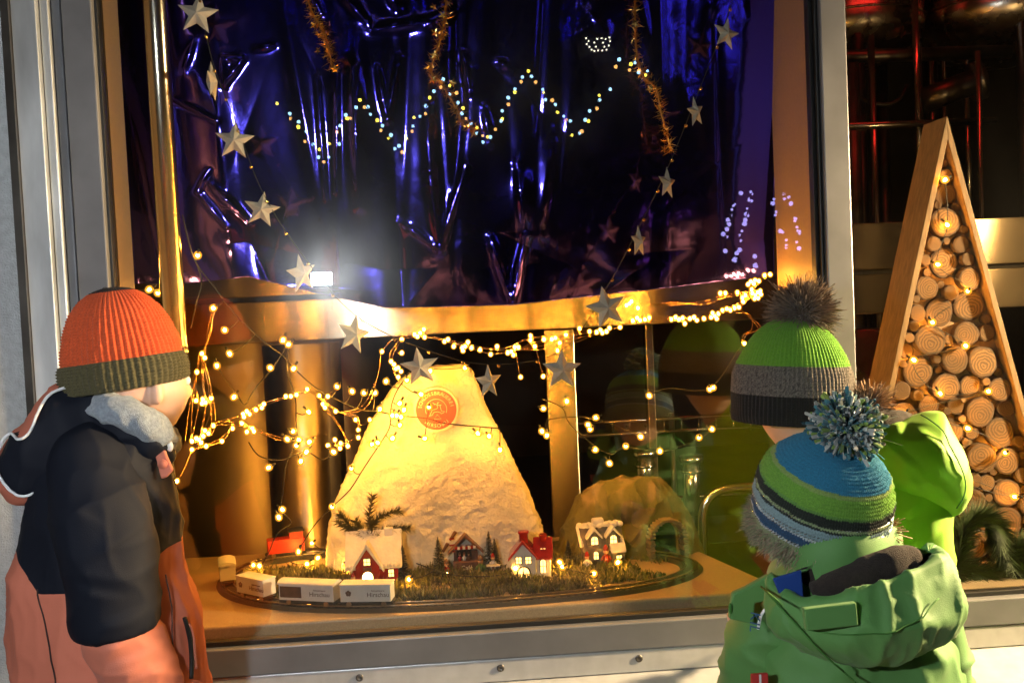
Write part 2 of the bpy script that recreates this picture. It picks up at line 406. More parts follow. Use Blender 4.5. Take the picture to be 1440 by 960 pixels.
# ================================================================== SETTING
def struct(name, lo, hi, m):
    o = MB().box(V(*lo), V(*hi)).build(name, m); o['kind'] = 'structure'; return o
struct('pavement', (-40,-40,-.2), (40,0,0), 'pavement')
struct('room_floor', (-6,.0,-.2), (8,7,.0), 'room_dark')
struct('room_ceiling', (-6,.2,3.0), (8,7,3.2), 'room_dark')
struct('room_back_wall', (-6,5.2,0), (8,5.4,3.0), 'room_dark')

# ---- the building front
bld = thing('brewery_building', (0,0,0), 'grey plastered brewery front with two large aluminium framed shop windows', 'building')
XL0, XL1, XL2, XL3 = -.905, -.842, -.800, -.731       # wall | steel strip | stop bead | frame | glass
XM0, XM1 = .826, .893                                   # mullion
XR = 2.35; ZB, ZT = .476, 2.45
w = MB().box(V(-7,-.05,0), V(XL0,.25,3.4)).build('wall', 'plaster', bld)
MB().box(V(XL0,.06,0), V(8,.25,.30)).build('wall', 'plaster', bld)
MB().box(V(XL0,.0,ZT+.08), V(8,.25,3.4)).build('wall', 'plaster', bld)
MB().box(V(XR+.07,-.05,.30), V(8,.25,ZT+.08)).build('wall', 'plaster', bld)
o = MB().box(V(XL0-.004,-.055,.30), V(XL0+.012,-.02,ZT)).build('corner_edge', 'dark_steel', bld)
o = bevel(MB().box(V(XL0+.0125,-.046,.30), V(XL1,-.012,ZT)).build('steel_strip', 'galvanised', bld), .002)
o = bevel(MB().box(V(XL1+.001,-.030,.30), V(XL1+.019,.02,ZT)).build('stop_bead', 'galvanised', bld), .003)
o = bevel(MB().box(V(XL1+.020,-.018,.30), V(XL2-.003,.02,ZT)).build('stop_bead', 'aluminium_paint', bld), .004)
win = bpy.data.objects.new('window', None); COL.objects.link(win); win.parent = bld
def fr(name, lo, hi, m, bv=.003):
    return bevel(MB().box(V(*lo), V(*hi)).build(name, m, win), bv)
fr('frame_post', (XL2,-.022,.413), (XL3-.006,.03,ZT), 'aluminium_paint')
fr('gasket', (XL3-.0055,-.006,ZB+.012), (XL3,.02,ZT-.01), 'rubber', .001)
fr('mullion', (XM0+.008,-.026,ZB+.002), (XM1,.03,ZT), 'aluminium_paint')
fr('gasket', (XM0-.010,-.006,ZB+.012), (XM0-.002,.02,ZT-.01), 'rubber', .001)
fr('gasket', (XM0-.0015,-.016,ZB+.012), (XM0+.0075,.02,ZT-.01), 'rubber', .003)
fr('frame_post', (XR,-.022,ZB+.002), (XR+.07,.03,ZT), 'aluminium_paint')
fr('bottom_rail', (XL3-.005,-.024,.414), (XR+.07,.03,ZB), 'aluminium_paint')
fr('gasket', (XL3,-.004,ZB+.001), (XR,.018,ZB+.011), 'rubber', .001)
fr('top_rail', (XL2,-.022,ZT+.001), (XR+.07,.03,ZT+.079), 'aluminium_paint')
fr('cover_strip', (XL3-.005,-.020,.362), (XR+.07,.02,.4125), 'aluminium_pale', .002)
for k in range(9):                                      # countersunk screws of the cover strip
    x = -.25 + .312*k; mb = MB()
    c = V(x, -.0205, .393)
    rings = [[c+V(rr*math.cos(q), yy, rr*math.sin(q)) for q in np.linspace(0, 2*PI, 16, endpoint=False)] for rr, yy in ((.0085,.0),(.0085,-.0012),(.0070,-.0024),(.0035,-.0024),(.0032,.0005))]
    mb.loft(rings); mb.build('screw', 'dark_steel', win, True)
# the two panes
def pane(x0, x1):
    return MB().box(V(x0,.0,ZB+.004), V(x1,.007,ZT)).build('glass_pane', 'window_glass', win)
pane(XL3-.003, XM0-.004); pane(XM1-.004, XR+.003)
# outside sill: a folded steel flashing
sp = [(.02,.361),(-.018,.360),(-.15,.322),(-.155,.300),(-.150,.300),(-.145,.318),(-.02,.352),(.02,.352)]
mb = MB(); n = len(sp)
mb.add([(XL0+.012,y,z) for y,z in sp]+[(4.6,y,z) for y,z in sp], [tuple(range(n)), tuple(range(2*n-1,n-1,-1))]+[(i,n+i,n+(i+1)%n,(i+1)%n) for i in range(n)])
mb.build('sill', 'aluminium_pale', bld)
# brown reveals inside
MB().box(V(XL3-.02,.031,ZB-.02), V(XL3-.001,.125,2.44)).build('reveal', 'reveal_brown', bld)
MB().box(V(XM0-.002,.031,ZB-.02), V(XM1-.02,.27,2.44)).build('reveal', 'reveal_brown', bld)
MB().box(V(-.9,.20,1.965), V(.81,.225,2.0)).build('curtain_rail', 'reveal_brown', bld)

# ---- counter
ct = bpy.data.objects.new('display_counter', None)
COL.objects.link(ct); tag(ct, 'beige stone counter slab behind the window carrying the toy railway', 'counter')
ZC = .49
top = [(-1.2,.09),(.745,.09),(.735,.17),(.628,.535),(.40,.72),(-1.2,.74)]
mb = MB(); n = len(top)
mb.add([(x,y,ZC-.032) for x,y in top]+[(x,y,ZC) for x,y in top], [tuple(range(n))[::-1], tuple(range(n,2*n))]+[(i,(i+1)%n,n+(i+1)%n,n+i) for i in range(n)])
bevel(mb.build('counter_slab', 'counter_stone', ct), .007, 3)
MB().box(V(-1.1,.16,.0), V(.45,.6,ZC-.034)).build('base_cabinet', 'dark_steel', ct)
# lower ledge beneath the right window, where the wooden tree stands
lg = MB().box(V(.90,.032,ZC-.05), V(2.35,.45,ZC-.006)).build('window_ledge', 'counter_stone'); tag(lg, 'stone ledge behind the right window under the wooden tree', 'ledge')

# ---- steel pole hanging behind the glass
po = thing('steel_pole', P(247,490,.14), 'shiny vertical steel pole hanging beside the dark foil curtain', 'pole')
a, b_ = P(247,490,.14), None
mb = MB(); mb.tube([V(a[0],.14,a[2]), V(a[0],.14,2.9)], .0265, 28); mb.build('tube', 'brushed_pipe', po, True)
mb = MB(); mb.tube([V(a[0],.14,a[2]-.012), V(a[0],.14,a[2]+.0)], .028, 28); mb.build('end_cap', 'steel', po, True)

# ---- brewery steel behind: a double-panelled beam, tank, posts
bm_ = thing('steel_beam', (0.5,1.0,1.11), 'long horizontal stainless steel fascia behind the fairy lights', 'beam')
bevel(MB().box(V(-2.6,1.0,1.112), V(3.6,1.06,1.246)).build('lower_panel', 'brushed_steel', bm_), .004)
bevel(MB().box(V(-2.6,1.02,1.262), V(3.6,1.06,1.42)).build('upper_panel', 'brushed_steel', bm_), .004)
MB().box(V(-2.6,1.035,1.2465), V(3.6,1.05,1.2615)).build('gap', 'black_plastic', bm_)
def cyl_tank(label, c, r, z0, z1, name='steel_tank', m='steel_tank', legs=False, rings=True, grp=None):
    th = thing(name, (c[0], c[1], z0), label, 'tank', grp)
    mb = MB(); prof = [(.02, -.06*1), (r*.55,-.045), (r*.85,-.02), (r*.97,.0), (r,.03), (r, z1-z0)]
    if not legs: prof = [(r, 0), (r, z1-z0)]
    else: prof = [(.03,-r*.5),(r*.4,-r*.44),(r*.7,-r*.33),(r*.9,-r*.17),(r*.98,-r*.05),(r,.02),(r,z1-z0)]
    mb.loft([ell((c[0],c[1],z0+h), q, q, 48, 2) for q, h in prof]); mb.build('shell', m, th, True)
    if rings:
        mb = MB(); mb.tube([V(c[0]+(r+.003)*math.cos(q), c[1]+(r+.003)*math.sin(q), z0+.05) for q in np.linspace(0, 2*PI, 48, endpoint=False)], .006, 6, closed=True); mb.build('weld_ring', 'steel', th, True)
    if legs:
        for q in (.6, 2.5, 4.4):
            mb = MB(); mb.tube([V(c[0]+r*.8*math.cos(q), c[1]+r*.8*math.sin(q), 0), V(c[0]+r*.8*math.cos(q), c[1]+r*.8*math.sin(q), z0)], .03, 10); mb.build('leg', 'dark_steel', th, True)
    return th
c = P(432,640,.84); cyl_tank('slim upright steel cylinder behind the fairy lights left of the white mountain', (c[0],c[1]), .118, .50, 1.108, m='satin_tank', rings=False)
c = P(400,600,1.62); cyl_tank('wide steel tank standing behind the slim steel cylinder', (c[0]-.10,1.62), .58, .0, 1.108, m='satin_tank', rings=False)
def flat_post(px0, px1, Y, z0, z1, label, m='brushed_steel'):
    a, b_ = P(px0,560,Y), P(px1,560,Y)
    th = thing('steel_post', ((a[0]+b_[0])/2, Y, z0), label, 'post')
    bevel(MB().box(V(a[0],Y,z0), V(b_[0],Y+.05,z1)).build('post', m, th), .004)
    MB().box(V(a[0]-.02,Y-.02,z0), V(b_[0]+.02,Y+.07,z0+.02)).build('foot_plate', 'dark_steel', th)
flat_post(769, 811, 1.08, .0, 1.108, 'flat stainless post under the beam right of the white mountain')
flat_post(911, 922, 1.3, .0, 1.25, 'narrow steel post behind the mirrored child right of the flat post')
# rack with rails in the dark
rk = thing('bottle_rack', P(940,600,1.6), 'dark wire rack with rails behind the tunnel mountain', 'rack')
for py in (588, 606, 700, 745):
    a, b_ = P(805,py+6,1.6), P(1085,py-6,1.6); z = (a[2]+b_[2])/2
    mb = MB(); mb.tube([V(a[0],1.6,z), V(b_[0],1.6,z)], .008, 8); mb.build('rail', 'steel', rk, True)
for px in np.linspace(812, 1080, 12):
    a = P(px,588,1.6); b_ = P(px,606,1.6)
    mb = MB(); mb.tube([V(a[0],1.6,a[2]), V(a[0],1.6,b_[2])], .004, 6); mb.build('rod', 'steel', rk, True)
for px in (806, 945, 1084):
    a = P(px,588,1.6); mb = MB(); mb.tube([V(a[0],1.61,0), V(a[0],1.61,a[2]+.02)], .012, 8); mb.build('upright', 'dark_steel', rk, True)
for px, py0, py1, lab_ in ((907,640,690,'short filter housing with steel cap right above the tunnel mountain top'),(972,648,722,'tall filter housing with steel cap beside the bent handrail')):
    a, b_ = P(px,py0,1.15), P(px,py1,1.15)
    th = thing('filter_housing', b_, lab_, 'filter', 'filter housings behind the tunnel')
    mb = MB(); mb.tube([a,b_], .030, 20); mb.build('cylinder', 'steel', th, True)
    mb = MB(); mb.tube([a+V(0,0,-.005),a+V(0,0,.02)], .042, 20); mb.build('cap', 'steel', th, True)
    mb = MB(); mb.tube([a+V(0,0,-.04),a+V(0,0,-.03)], .036, 20); mb.build('collar', 'steel', th, True)
    mb = MB(); mb.tube([b_+V(0,0,.002), V(b_[0],b_[1],0)], .012, 12); mb.build('drain_pipe', 'dark_steel', th, True)
hr = [P(990,800,.62), P(988,730,.62), P(993,706,.62), P(1008,691,.62), P(1030,686,.62), P(1065,684,.62), P(1120,681,.62)]
hr = [V(hr[0][0], .62, .0)] + hr
mb = MB(); mb.tube(spline(hr, 6), .0145, 16); o = mb.build('handrail', 'steel', None, True); tag(o, 'bent steel tube handrail beside the end of the counter', 'handrail')
a, b_ = P(1050,748,1.2), P(990,745,1.2)
o = MB().box(V(b_[0]-.0,1.2,b_[2]-.05), V(a[0]+.5,1.6,a[2]-.03)).build('machine_block', 'dark_steel'); tag(o, 'low dark machine block behind the bent handrail', 'machine')

# ---- brewery hall seen through the right window
for px, r, zpx, lab in ((1196,.34,46,'steel brewing tank with red highlights above the mullion side of the wooden tree'), (1410,.42,30,'steel brewing tank with red highlights above the tip of the wooden tree')):
    a = P(px, zpx, 2.5); cyl_tank(lab, (a[0], 2.5), r, a[2]-.02, 2.98, legs=True, grp='brewing tanks in the hall')
def pipe(pts, r, m, label, Y):
    q = [P(x,y,Y) for x,y in pts]; mb = MB(); mb.tube(spline(q, 4) if len(q) > 2 else q, r, 14); o = mb.build('steel_pipe', m, None, True)
    tag(o, label, 'pipe'); return o
def vpipe(px, py0, py1, r, m, label, Y):
    a = P(px, (py0+py1)/2, Y); z1 = P(px,py0,Y)[2]; z0 = P(px,py1,Y)[2]
    mb = MB(); mb.tube([V(a[0],Y,max(z0,0)), V(a[0],Y,z1)], r, 14); o = mb.build('steel_pipe', m, None, True); return tag(o, label, 'pipe')
vpipe(1204, 90, 700, .040, 'dark_steel', 'thick dark upright pipe beside the mullion', 1.9)
vpipe(1234, 50, 700, .016, 'steel', 'red lit upright pipe left of the wooden tree', 1.85)
vpipe(1291, -60, 400, .014, 'steel', 'thin upright pipe rising behind the wooden tree tip', 1.8)
vpipe(1297, 60, 400, .010, 'dark_steel', 'thinnest dark pipe beside the pipe behind the tree tip', 1.9)
vpipe(1383, 72, 700, .011, 'steel', 'thin bright upright pipe right of the wooden tree tip', 1.6)
vpipe(1313, 60, 400, .013, 'steel', 'red tinged pipe right behind the wooden tree tip', 2.2)
vpipe(1330, 80, 400, .010, 'steel', 'slender grey pipe directly above the wooden tree tip', 2.2)
vpipe(1362, 75, 400, .016, 'steel', 'dark red pipe between tree tip and bright pipe', 2.3)
a, b_ = P(1187,178,1.7), P(1400,172,1.7)
mb = MB(); mb.tube([V(a[0]-.3,1.7,a[2]), V(b_[0],1.7,a[2])], .016, 14); tag(mb.build('steel_pipe', 'steel', None, True), 'horizontal pipe running behind the wooden tree tip', 'pipe')
a, b_ = P(1187,80,2.0), P(1420,72,2.0)
mb = MB(); mb.tube([V(a[0]-.3,2.0,a[2]), V(b_[0],2.0,a[2])], .03, 14); tag(mb.build('steel_pipe', 'dark_steel', None, True), 'thick dark horizontal pipe under the brewing tanks', 'pipe')
pu = thing('pump', P(1345,130,1.9), 'dark pump with round flange hanging behind the tree tip', 'pump')
a = P(1345,125,1.9)
mb = MB(); mb.tube([a+V(-.16,0,-.05), a+V(.06,-.02,.02)], .055, 20); mb.build('motor', 'dark_steel', pu, True)
mb = MB(); mb.tube([a+V(.06,-.02,.02), a+V(.10,-.03,.03)], .085, 20); mb.build('flange', 'dark_steel', pu, True)
mb = MB(); mb.tube(spline([a+V(-.22,0,.02), a+V(-.28,-.02,-.05), a+V(-.36,-.02,-.06), a+V(-.45,0,-.02)],6), .010, 8); mb.build('hose', 'black_plastic', pu, True)
# steel vessel under the beam at the right
c = P(1212,560,1.5); vs = cyl_tank('dark steel vessel between the mullion and the wooden tree', (c[0], 1.5), .13, .0, 1.04, rings=False, m='steel_tank')
# red work light of the hall
rl = thing('red_lamp', (1.75,1.35,2.72), 'red lamp tube under the brewery hall ceiling', 'lamp')
mb = MB(); mb.tube([V(1.55,1.35,2.72), V(2.25,1.35,2.72)], .03, 14); mb.build('tube', 'red_glow', rl, True)
MB().box(V(1.5,1.30,2.76), V(2.3,1.40,3.0)).build('housing', 'black_plastic', rl)

# ================================================================== FOIL CURTAIN
YF = .27
def foil():
    x0, x1, z1 = -.86, .835, 2.02
    bx = [(-.95,1.30),(-.66,1.288),(-.52,1.30),(-.368,1.255),(-.177,1.205),(.142,1.197),(.377,1.213),(.62,1.228),(.85,1.245)]
    nx, nzr = 420, 250
    X = np.linspace(x0, x1, nx); ZB_ = np.interp(X, [q[0] for q in bx], [q[1] for q in bx])
    U = np.linspace(0, 1, nzr); XX = np.tile(X, (nzr,1)); ZZ = ZB_[None,:] + (z1-ZB_[None,:])*U[:,None]
    Hh = np.zeros_like(XX)
    # broad billows and random crumple facets
    for k in range(10):
        a = rng.uniform(-.35,.35); fq = rng.uniform(4,16); ph = rng.uniform(0,6.3)
        Hh += .0028/(1+fq*.12)*np.sin((XX*math.cos(a)+ZZ*math.sin(a)*.5)*fq+ph)
    for k in range(22):
        # vertical soft pleats
        cx = rng.uniform(x0,x1); tl = rng.normal(0,.06); w_ = rng.uniform(.010,.035); am = rng.uniform(.002,.007)*rng.choice([-1,1]); zc_ = rng.uniform(1.35,1.9); Lz = rng.uniform(.15,.5)
        Hh += am*np.exp(-np.abs((XX-cx-(ZZ-1.6)*tl)/w_)**1.6)*np.exp(-((ZZ-zc_)/Lz)**2)
    for k in range(26):
        cx, cz = rng.uniform(x0,x1), rng.uniform(1.2,2.0); a = rng.normal(0,.5)+(PI/2 if rng.random()<.25 else 0); L = rng.uniform(.05,.22); w_ = rng.uniform(.006,.03); amp = rng.uniform(-.005,.005)
        t_ = (XX-cx)*math.sin(a)+(ZZ-cz)*math.cos(a); d_ = (XX-cx)*math.cos(a)-(ZZ-cz)*math.sin(a)
        Hh += amp*np.exp(-np.abs(d_)/w_)*np.exp(-(t_/L)**2)
    # the creases the photograph shows: (px0,py0,px1,py1,width m,height m)
    cr = [(497,100,505,290,.020,.016),(447,112,457,280,.006,.006),(476,105,472,270,.006,.007),(532,100,545,172,.008,.008),(562,84,546,172,.008,.008),
          (600,150,606,260,.014,.010),(604,240,618,350,.016,.012),(655,230,618,350,.012,.010),(560,310,618,350,.008,.006),(728,230,740,330,.030,.016),(740,330,722,428,.010,.014),(690,330,722,428,.012,.010),
          (290,238,274,268,.005,.007),(274,268,314,318,.005,.007),(292,256,346,310,.007,.010),(246,140,306,172,.005,.007),(318,88,318,122,.006,.008),(345,88,318,122,.006,.008),(318,88,345,88,.006,.006),
          (652,80,660,132,.008,.010),(436,-10,455,28,.006,.008),(470,-10,520,40,.012,.010),(525,50,605,38,.012,.008),(548,0,560,20,.01,.01),(700,90,716,100,.01,.008),(826,28,846,50,.01,.008),(985,45,1003,10,.008,.008),(1045,-5,1050,30,.008,.008),(280,60,262,105,.008,.006),(365,75,390,70,.006,.006),(680,150,690,200,.01,.006),(640,20,600,45,.01,.008),(775,200,760,330,.02,.008),(960,120,985,210,.02,.006)]
    for px0,py0,px1,py1,w_,amp in cr:
        a, b_ = P(px0,py0,YF), P(px1,py1,YF); ax, az, bx_, bz = a[0],a[2],b_[0],b_[2]
        L2 = (bx_-ax)**2+(bz-az)**2; t_ = np.clip(((XX-ax)*(bx_-ax)+(ZZ-az)*(bz-az))/L2, 0, 1)
        d_ = np.hypot(XX-(ax+t_*(bx_-ax)), ZZ-(az+t_*(bz-az)))
        Hh -= amp*np.exp(-(d_/w_)**1.3)*(.35+.65*np.sin(PI*np.clip(t_,.06,.94)))
    Hh = Hh*(1-.7*np.clip((XX-.30)/.2,0,1))
    YY = YF + Hh + .065 - .125*U[:,None] - .10*np.clip(.12-U,0,1)[:,None]*np.sin(XX*9)**2
    v = np.stack([XX,YY,ZZ],-1).reshape(-1,3)
    f = [(i*nx+j, i*nx+j+1, (i+1)*nx+j+1, (i+1)*nx+j) for i in range(nzr-1) for j in range(nx-1)]
    o = mesh_obj('foil_curtain', v, f, 'foil', None, True)
    sol = o.modifiers.new('thick', 'SOLIDIFY'); sol.thickness = .0006
    tag(o, 'dark blue crumpled shiny foil curtain hanging behind the big window', 'curtain')
foil()

# ================================================================== GARLANDS
def star_mesh(name, r, ri, th, m):
    mb = MB(); v = []
    for k in range(10):
        q = PI/2+k*PI/5; rr = r if k % 2 == 0 else ri
        v.append((rr*math.cos(q), 0, rr*math.sin(q)))
    v += [(0,-th,0),(0,th,0)]
    f = [(k,(k+1)%10,10) for k in range(10)]+[((k+1)%10,k,11) for k in range(10)]
    return make_mesh(name, np.array(v), f, m, fix=True)
STAR = star_mesh('star', .047, .0205, .013, 'star_card')
BEAD = make_mesh('bell', np.concatenate(MB().sphere((0,0,0),.0042,10,7).v), MB().sphere((0,0,0),.0042,10,7).f, 'gold', True)
YG = .13
stars = [(278,20,1.05,0,.15),(298,115,1.0,1.62,0),(330,198,1.0,.05,.1),(368,295,.92,.1,.2),(424,385,1.0,.9,-.15),(497,470,1.05,.75,.25),(590,516,1.05,.1,-.1),(687,537,.95,.7,.0),(790,520,1.1,.15,.05),(853,433,1.15,.2,-.2),(898,340,.85,.9,0),(938,258,.85,.8,.05),(978,158,.80,.75,-.2),(1021,48,.85,.4,.2)]
sg = thing('star_garland', P(590,516,YG), 'cord of cream folded stars looping down across the big window', 'garland')
path = [P(262,-60,YG)]
for i, (x,y,s,ry,rz) in enumerate(stars):
    Ys = YG + (.05 if 6 <= i <= 8 else 0); q = P(x,y,Ys)
    link_mesh('star', STAR, sg, q-wl(sg), (0, rz, ry), (s,s,s))
    path.append(q+V(.0,0,.043*s)+V(.004,.0,.002))
path.append(P(1045,-60,YG))
cord = spline(path, 8); MB_ = MB(); MB_.tube(cord, .0011, 5); MB_.build('cord', 'wire_dark', sg, True)
for i, q in enumerate(cord):
    if i % 4 == 1: link_mesh('bell', BEAD, sg, q+V(0,-.002,-.004)-wl(sg))

def tinsel(label, pts, Y, n, rad, nstar):
    pth = spline([P(x,y,Y) for x,y in pts], 10); th = thing('tinsel_garland', pth[-1], label, 'garland', 'gold tinsel hanging in the big window')
    mb = MB(); v = []; f = []
    for k in range(n):
        i = random.randrange(len(pth)-1); p = pth[i]+(pth[i+1]-pth[i])*random.random()
        d = rng.normal(size=3); d /= np.linalg.norm(d); L = rad*random.uniform(.4,1.7); w_ = np.cross(d, rng.normal(size=3)); w_ = w_/np.linalg.norm(w_)*.0006
        j = len(v); mid = p+d*L*.55+rng.normal(size=3)*.002; v += [p-w_,p+w_,mid+w_,mid-w_,p+d*L]; f += [(j,j+1,j+2,j+3),(j+3,j+2,j+4)]
    mb.add(v, f); mb.build('strands', 'gold_tinsel', th, False, fix=False)['kind'] = 'stuff'
    mb = MB(); mb.tube(pth, .0022, 6); mb.build('core', 'gold_tinsel', th, True)
    for k in range(nstar):
        q = pth[int((k+.5)/nstar*(len(pth)-1))]+rng.normal(size=3)*.012+V(0,-.015,0)
        link_mesh('star', TSTAR, th, q-wl(th), tuple(rng.uniform(-1,1,3)))
TSTAR = star_mesh('star', .0115, .005, .0012, 'gold')
tinsel('short gold tinsel strand with small stars left of the light zigzag', [(418,-40),(440,20),(455,45),(462,70),(468,98)], .19, 420, .018, 7)
tinsel('long gold tinsel strand with small stars over the middle of the foil', [(632,-40),(625,25),(618,60),(606,100),(622,120),(640,150),(652,175),(672,182)], .19, 800, .017, 12)
tinsel('gold tinsel strand with small stars hanging on the right side of the foil', [(893,-40),(893,20),(895,70),(903,105),(922,125),(930,160),(938,190),(944,212)], .19, 700, .016, 11)

# ================================================================== FAIRY LIGHTS
def bulb_mesh(name, m, r=.0038, l=.0056):
    mb = MB(); mb.sphere((0,0,0), (r,r,l), 10, 7, 0)
    return make_mesh(name, np.concatenate(mb.v), mb.f, [m], True)
BW, BC = bulb_mesh('bulb', 'bulb_warm', .0036, .0050), bulb_mesh('bulb', 'bulb_copper', .0030, .0036)
EW, EC = bulb_mesh('halo_shell', 'bulb_halo', .0098, .0108), bulb_mesh('halo_shell', 'bulb_halo', .0074, .0078)  # added shells that stand in for the glow around the bulbs
SOCK = MB().tube([V(0,0,.004), V(0,0,.020)], [.0026,.0030], 8)
SOCKM = make_mesh('socket', np.concatenate(SOCK.v), SOCK.f, 'wire_dark', True)
def chain(label, paths, bulbs, dark=True, r=None, strands=1, jitter=.006, sock=True, ydef=.30, name='fairy_light_chain', group='warm fairy lights in the shop windows'):
    pts3 = [[q if len(q) == 3 and not isinstance(q, tuple) else (P(q[0],q[1],q[2] if len(q) > 2 else ydef)) for q in p] for p in paths]
    b3 = [P(q[0],q[1],q[2] if len(q) > 2 else ydef) for q in bulbs]
    th = thing(name, b3[0], label, 'lights', group)
    mb = MB()
    for p in pts3:
        for s in range(strands):
            q = [a+rng.normal(size=3)*jitter*(1 if s else .3) for a in p]
            mb.tube(spline(q, 6), r or (.0017 if dark else .0007), 5)
    alln = np.array([q for p in pts3 for q in spline(p, 6)]) if pts3 else None
    for a in b3:                                        # a short lead from every bulb to its wire
        if alln is not None:
            k = np.argmin(((alln-a)**2).sum(1))
            if np.linalg.norm(alln[k]-a) < .20:
                mid = (alln[k]+a)/2+V(0,0,-.006); mb.tube(spline([alln[k], mid, a], 4), (.0013 if dark else .0006), 5)
    mb.build('wire', 'wire_dark' if dark else 'wire_copper', th, True)
    for a in b3:
        rot = (rng.uniform(-1.2,1.2), rng.uniform(-1.2,1.2), 0) if dark else (0,0,0)
        o = link_mesh('bulb', BW if dark else BC, th, a-wl(th), rot)
        link_mesh('halo_shell', EW if dark else EC, o)
        if dark and sock: link_mesh('socket', SOCKM, o)
    return th

chain('dark wire of fairy lights from the steel pole across the round red emblem',
      [[(255,300,.18),(272,362,.2),(300,402,.22),(330,442,.24),(372,482,.27),(396,500,.3),(413,518,.3),(450,547,.32),(500,575,.34),(534,578,.36),(560,584,.37),(600,588,.37),(625,594,.37),(660,598,.37),(703,602,.38)],
       [(275,365,.2),(282,395,.2),(277,425,.2),(268,460,.2)], [(406,484,.3),(385,515,.3),(360,545,.3),(345,567,.3),(335,555,.3)]],
      [(278,359,.19),(300,433,.22),(316,464,.22),(398,478,.28),(406,484,.28),(380,517,.28),(413,518,.3),(329,558,.3),(323,497,.3),(305,514,.3),(474,543,.32),(495,550,.32),(512,552,.32),(527,552,.33),(534,575,.36),(603,572,.37),(597,616,.37),(672,609,.38),(688,613,.38),(703,632,.37)])
chain('dark wire of fairy lights hanging down in front of the slim steel cylinder',
      [[(406,484,.3),(404,520,.3),(415,560,.31),(417,590,.31),(415,622,.31),(405,650,.31),(398,690,.31),(397,716,.31),(411,735,.31),(390,752,.31),(378,775,.31),(366,794,.31)],
       [(350,622,.3),(365,640,.3),(395,645,.3),(430,637,.3),(452,645,.31),(470,636,.31)]],
      [(434,579,.31),(412,606,.31),(420,618,.31),(417,626,.31),(423,648,.31),(378,657,.3),(397,716,.31),(392,727,.31),(431,635,.3),(469,635,.31),(435,621,.31),(404,617,.31)])
chain('dark wire of fairy lights running down the left edge of the white mountain',
      [[(580,515,.36),(562,545,.36),(552,570,.36),(547,600,.36),(537,622,.36),(520,645,.36),(508,662,.36),(490,690,.36),(467,713,.38),(445,736,.38),(426,760,.38),(420,774,.38)]],
      [(572,534,.36),(543,536,.36),(562,567,.36),(568,576,.36),(552,584,.36),(558,584,.36),(564,586,.36),(562,597,.36),(552,616,.36),(531,622,.36),(523,624,.36),(494,658,.36),(467,712,.37),(592,554,.37),(605,521,.36),(654,517,.40)])
chain('thin copper wire lights bundled and hanging beside the orange hat',
      [[(284,497,.2),(276,530,.2),(272,570,.2),(268,620,.2)],[(284,497,.2),(287,540,.2),(290,575,.2),(280,618,.2)],[(284,497,.2),(296,540,.2),(297,590,.2),(293,610,.2)],[(300,433,.22),(297,465,.21),(284,497,.2)],
       [(275,622,.2),(300,598,.22),(342,582,.25),(371,568,.27),(402,557,.28),(432,547,.3)],[(300,598,.22),(340,595,.24),(360,605,.26),(390,615,.28),(404,617,.29)],[(270,632,.2),(312,620,.22),(327,602,.23)]],
      [(284,497,.19),(288,503,.2),(277,523,.2),(276,563,.2),(285,561,.2),(289,566,.2),(284,567,.2),(297,560,.2),(371,568,.27),(368,573,.27),(360,576,.26),(351,582,.25),(347,578,.25),(342,582,.25),(343,586,.25),(340,595,.24),(327,602,.23),(347,607,.24),(355,602,.25),(357,606,.25),(312,620,.22),(300,598,.22),(288,605,.2),(293,609,.2),(280,618,.2),(270,620,.2),(283,622,.2),(276,616,.2),(286,613,.2),(290,627,.2),(270,632,.2),(402,557,.28),(409,557,.28),(417,555,.28),(432,547,.3),(249,676,.12)],
      dark=False, strands=3)
chain('thin copper wire lights tangled left of the white mountain',
      [[(432,547,.3),(449,556,.31),(472,578,.32),(500,590,.32),(504,612,.32),(480,625,.32),(461,626,.32)],[(475,545,.32),(461,557,.31),(457,573,.31),(478,600,.32),(489,627,.32)],[(537,494,.33),(530,530,.33),(510,570,.33),(480,580,.33)]],
      [(449,556,.31),(461,557,.31),(454,568,.31),(457,573,.31),(472,578,.32),(500,590,.32),(520,590,.33),(504,604,.33),(504,615,.33),(479,623,.32),(489,627,.32),(478,630,.32),(461,626,.32),(471,618,.32)], dark=False, strands=2)
top_b = [(565,477),(583,470),(587,473),(591,468),(596,463),(597,474),(630,477),(625,480),(638,487),(650,489),(654,487),(651,493),(658,481),(663,489),(675,492),(537,494),(565,496),(550,508),(554,512),(557,518),(560,517),(564,522),(560,530),
         (699,487),(690,498),(714,496),(719,494),(722,499),(724,488),(729,488),(746,472),(746,478),(752,487),(765,477),(776,477),(781,475),(787,482),(796,471),(784,493),(815,462),(829,466),(839,467),(844,464),(847,468),(853,466),(857,461),(872,460),(732,530),(764,529)]
chain('thin copper wire lights swagged from the white mountain top along the steel fascia',
      [[(537,494),(560,470),(590,470),(625,480),(655,489),(690,495),(720,495),(750,485),(780,477),(815,466),(845,465),(875,459)],[(565,477),(552,500),(555,520),(562,535)],[(590,470),(640,482),(700,490),(746,476),(800,472),(850,464)],[(560,472),(610,476),(650,484),(715,492),(790,480),(840,468)]],
      [(a,b_,.34) for a,b_ in top_b], dark=False, strands=2, ydef=.34, jitter=.004)
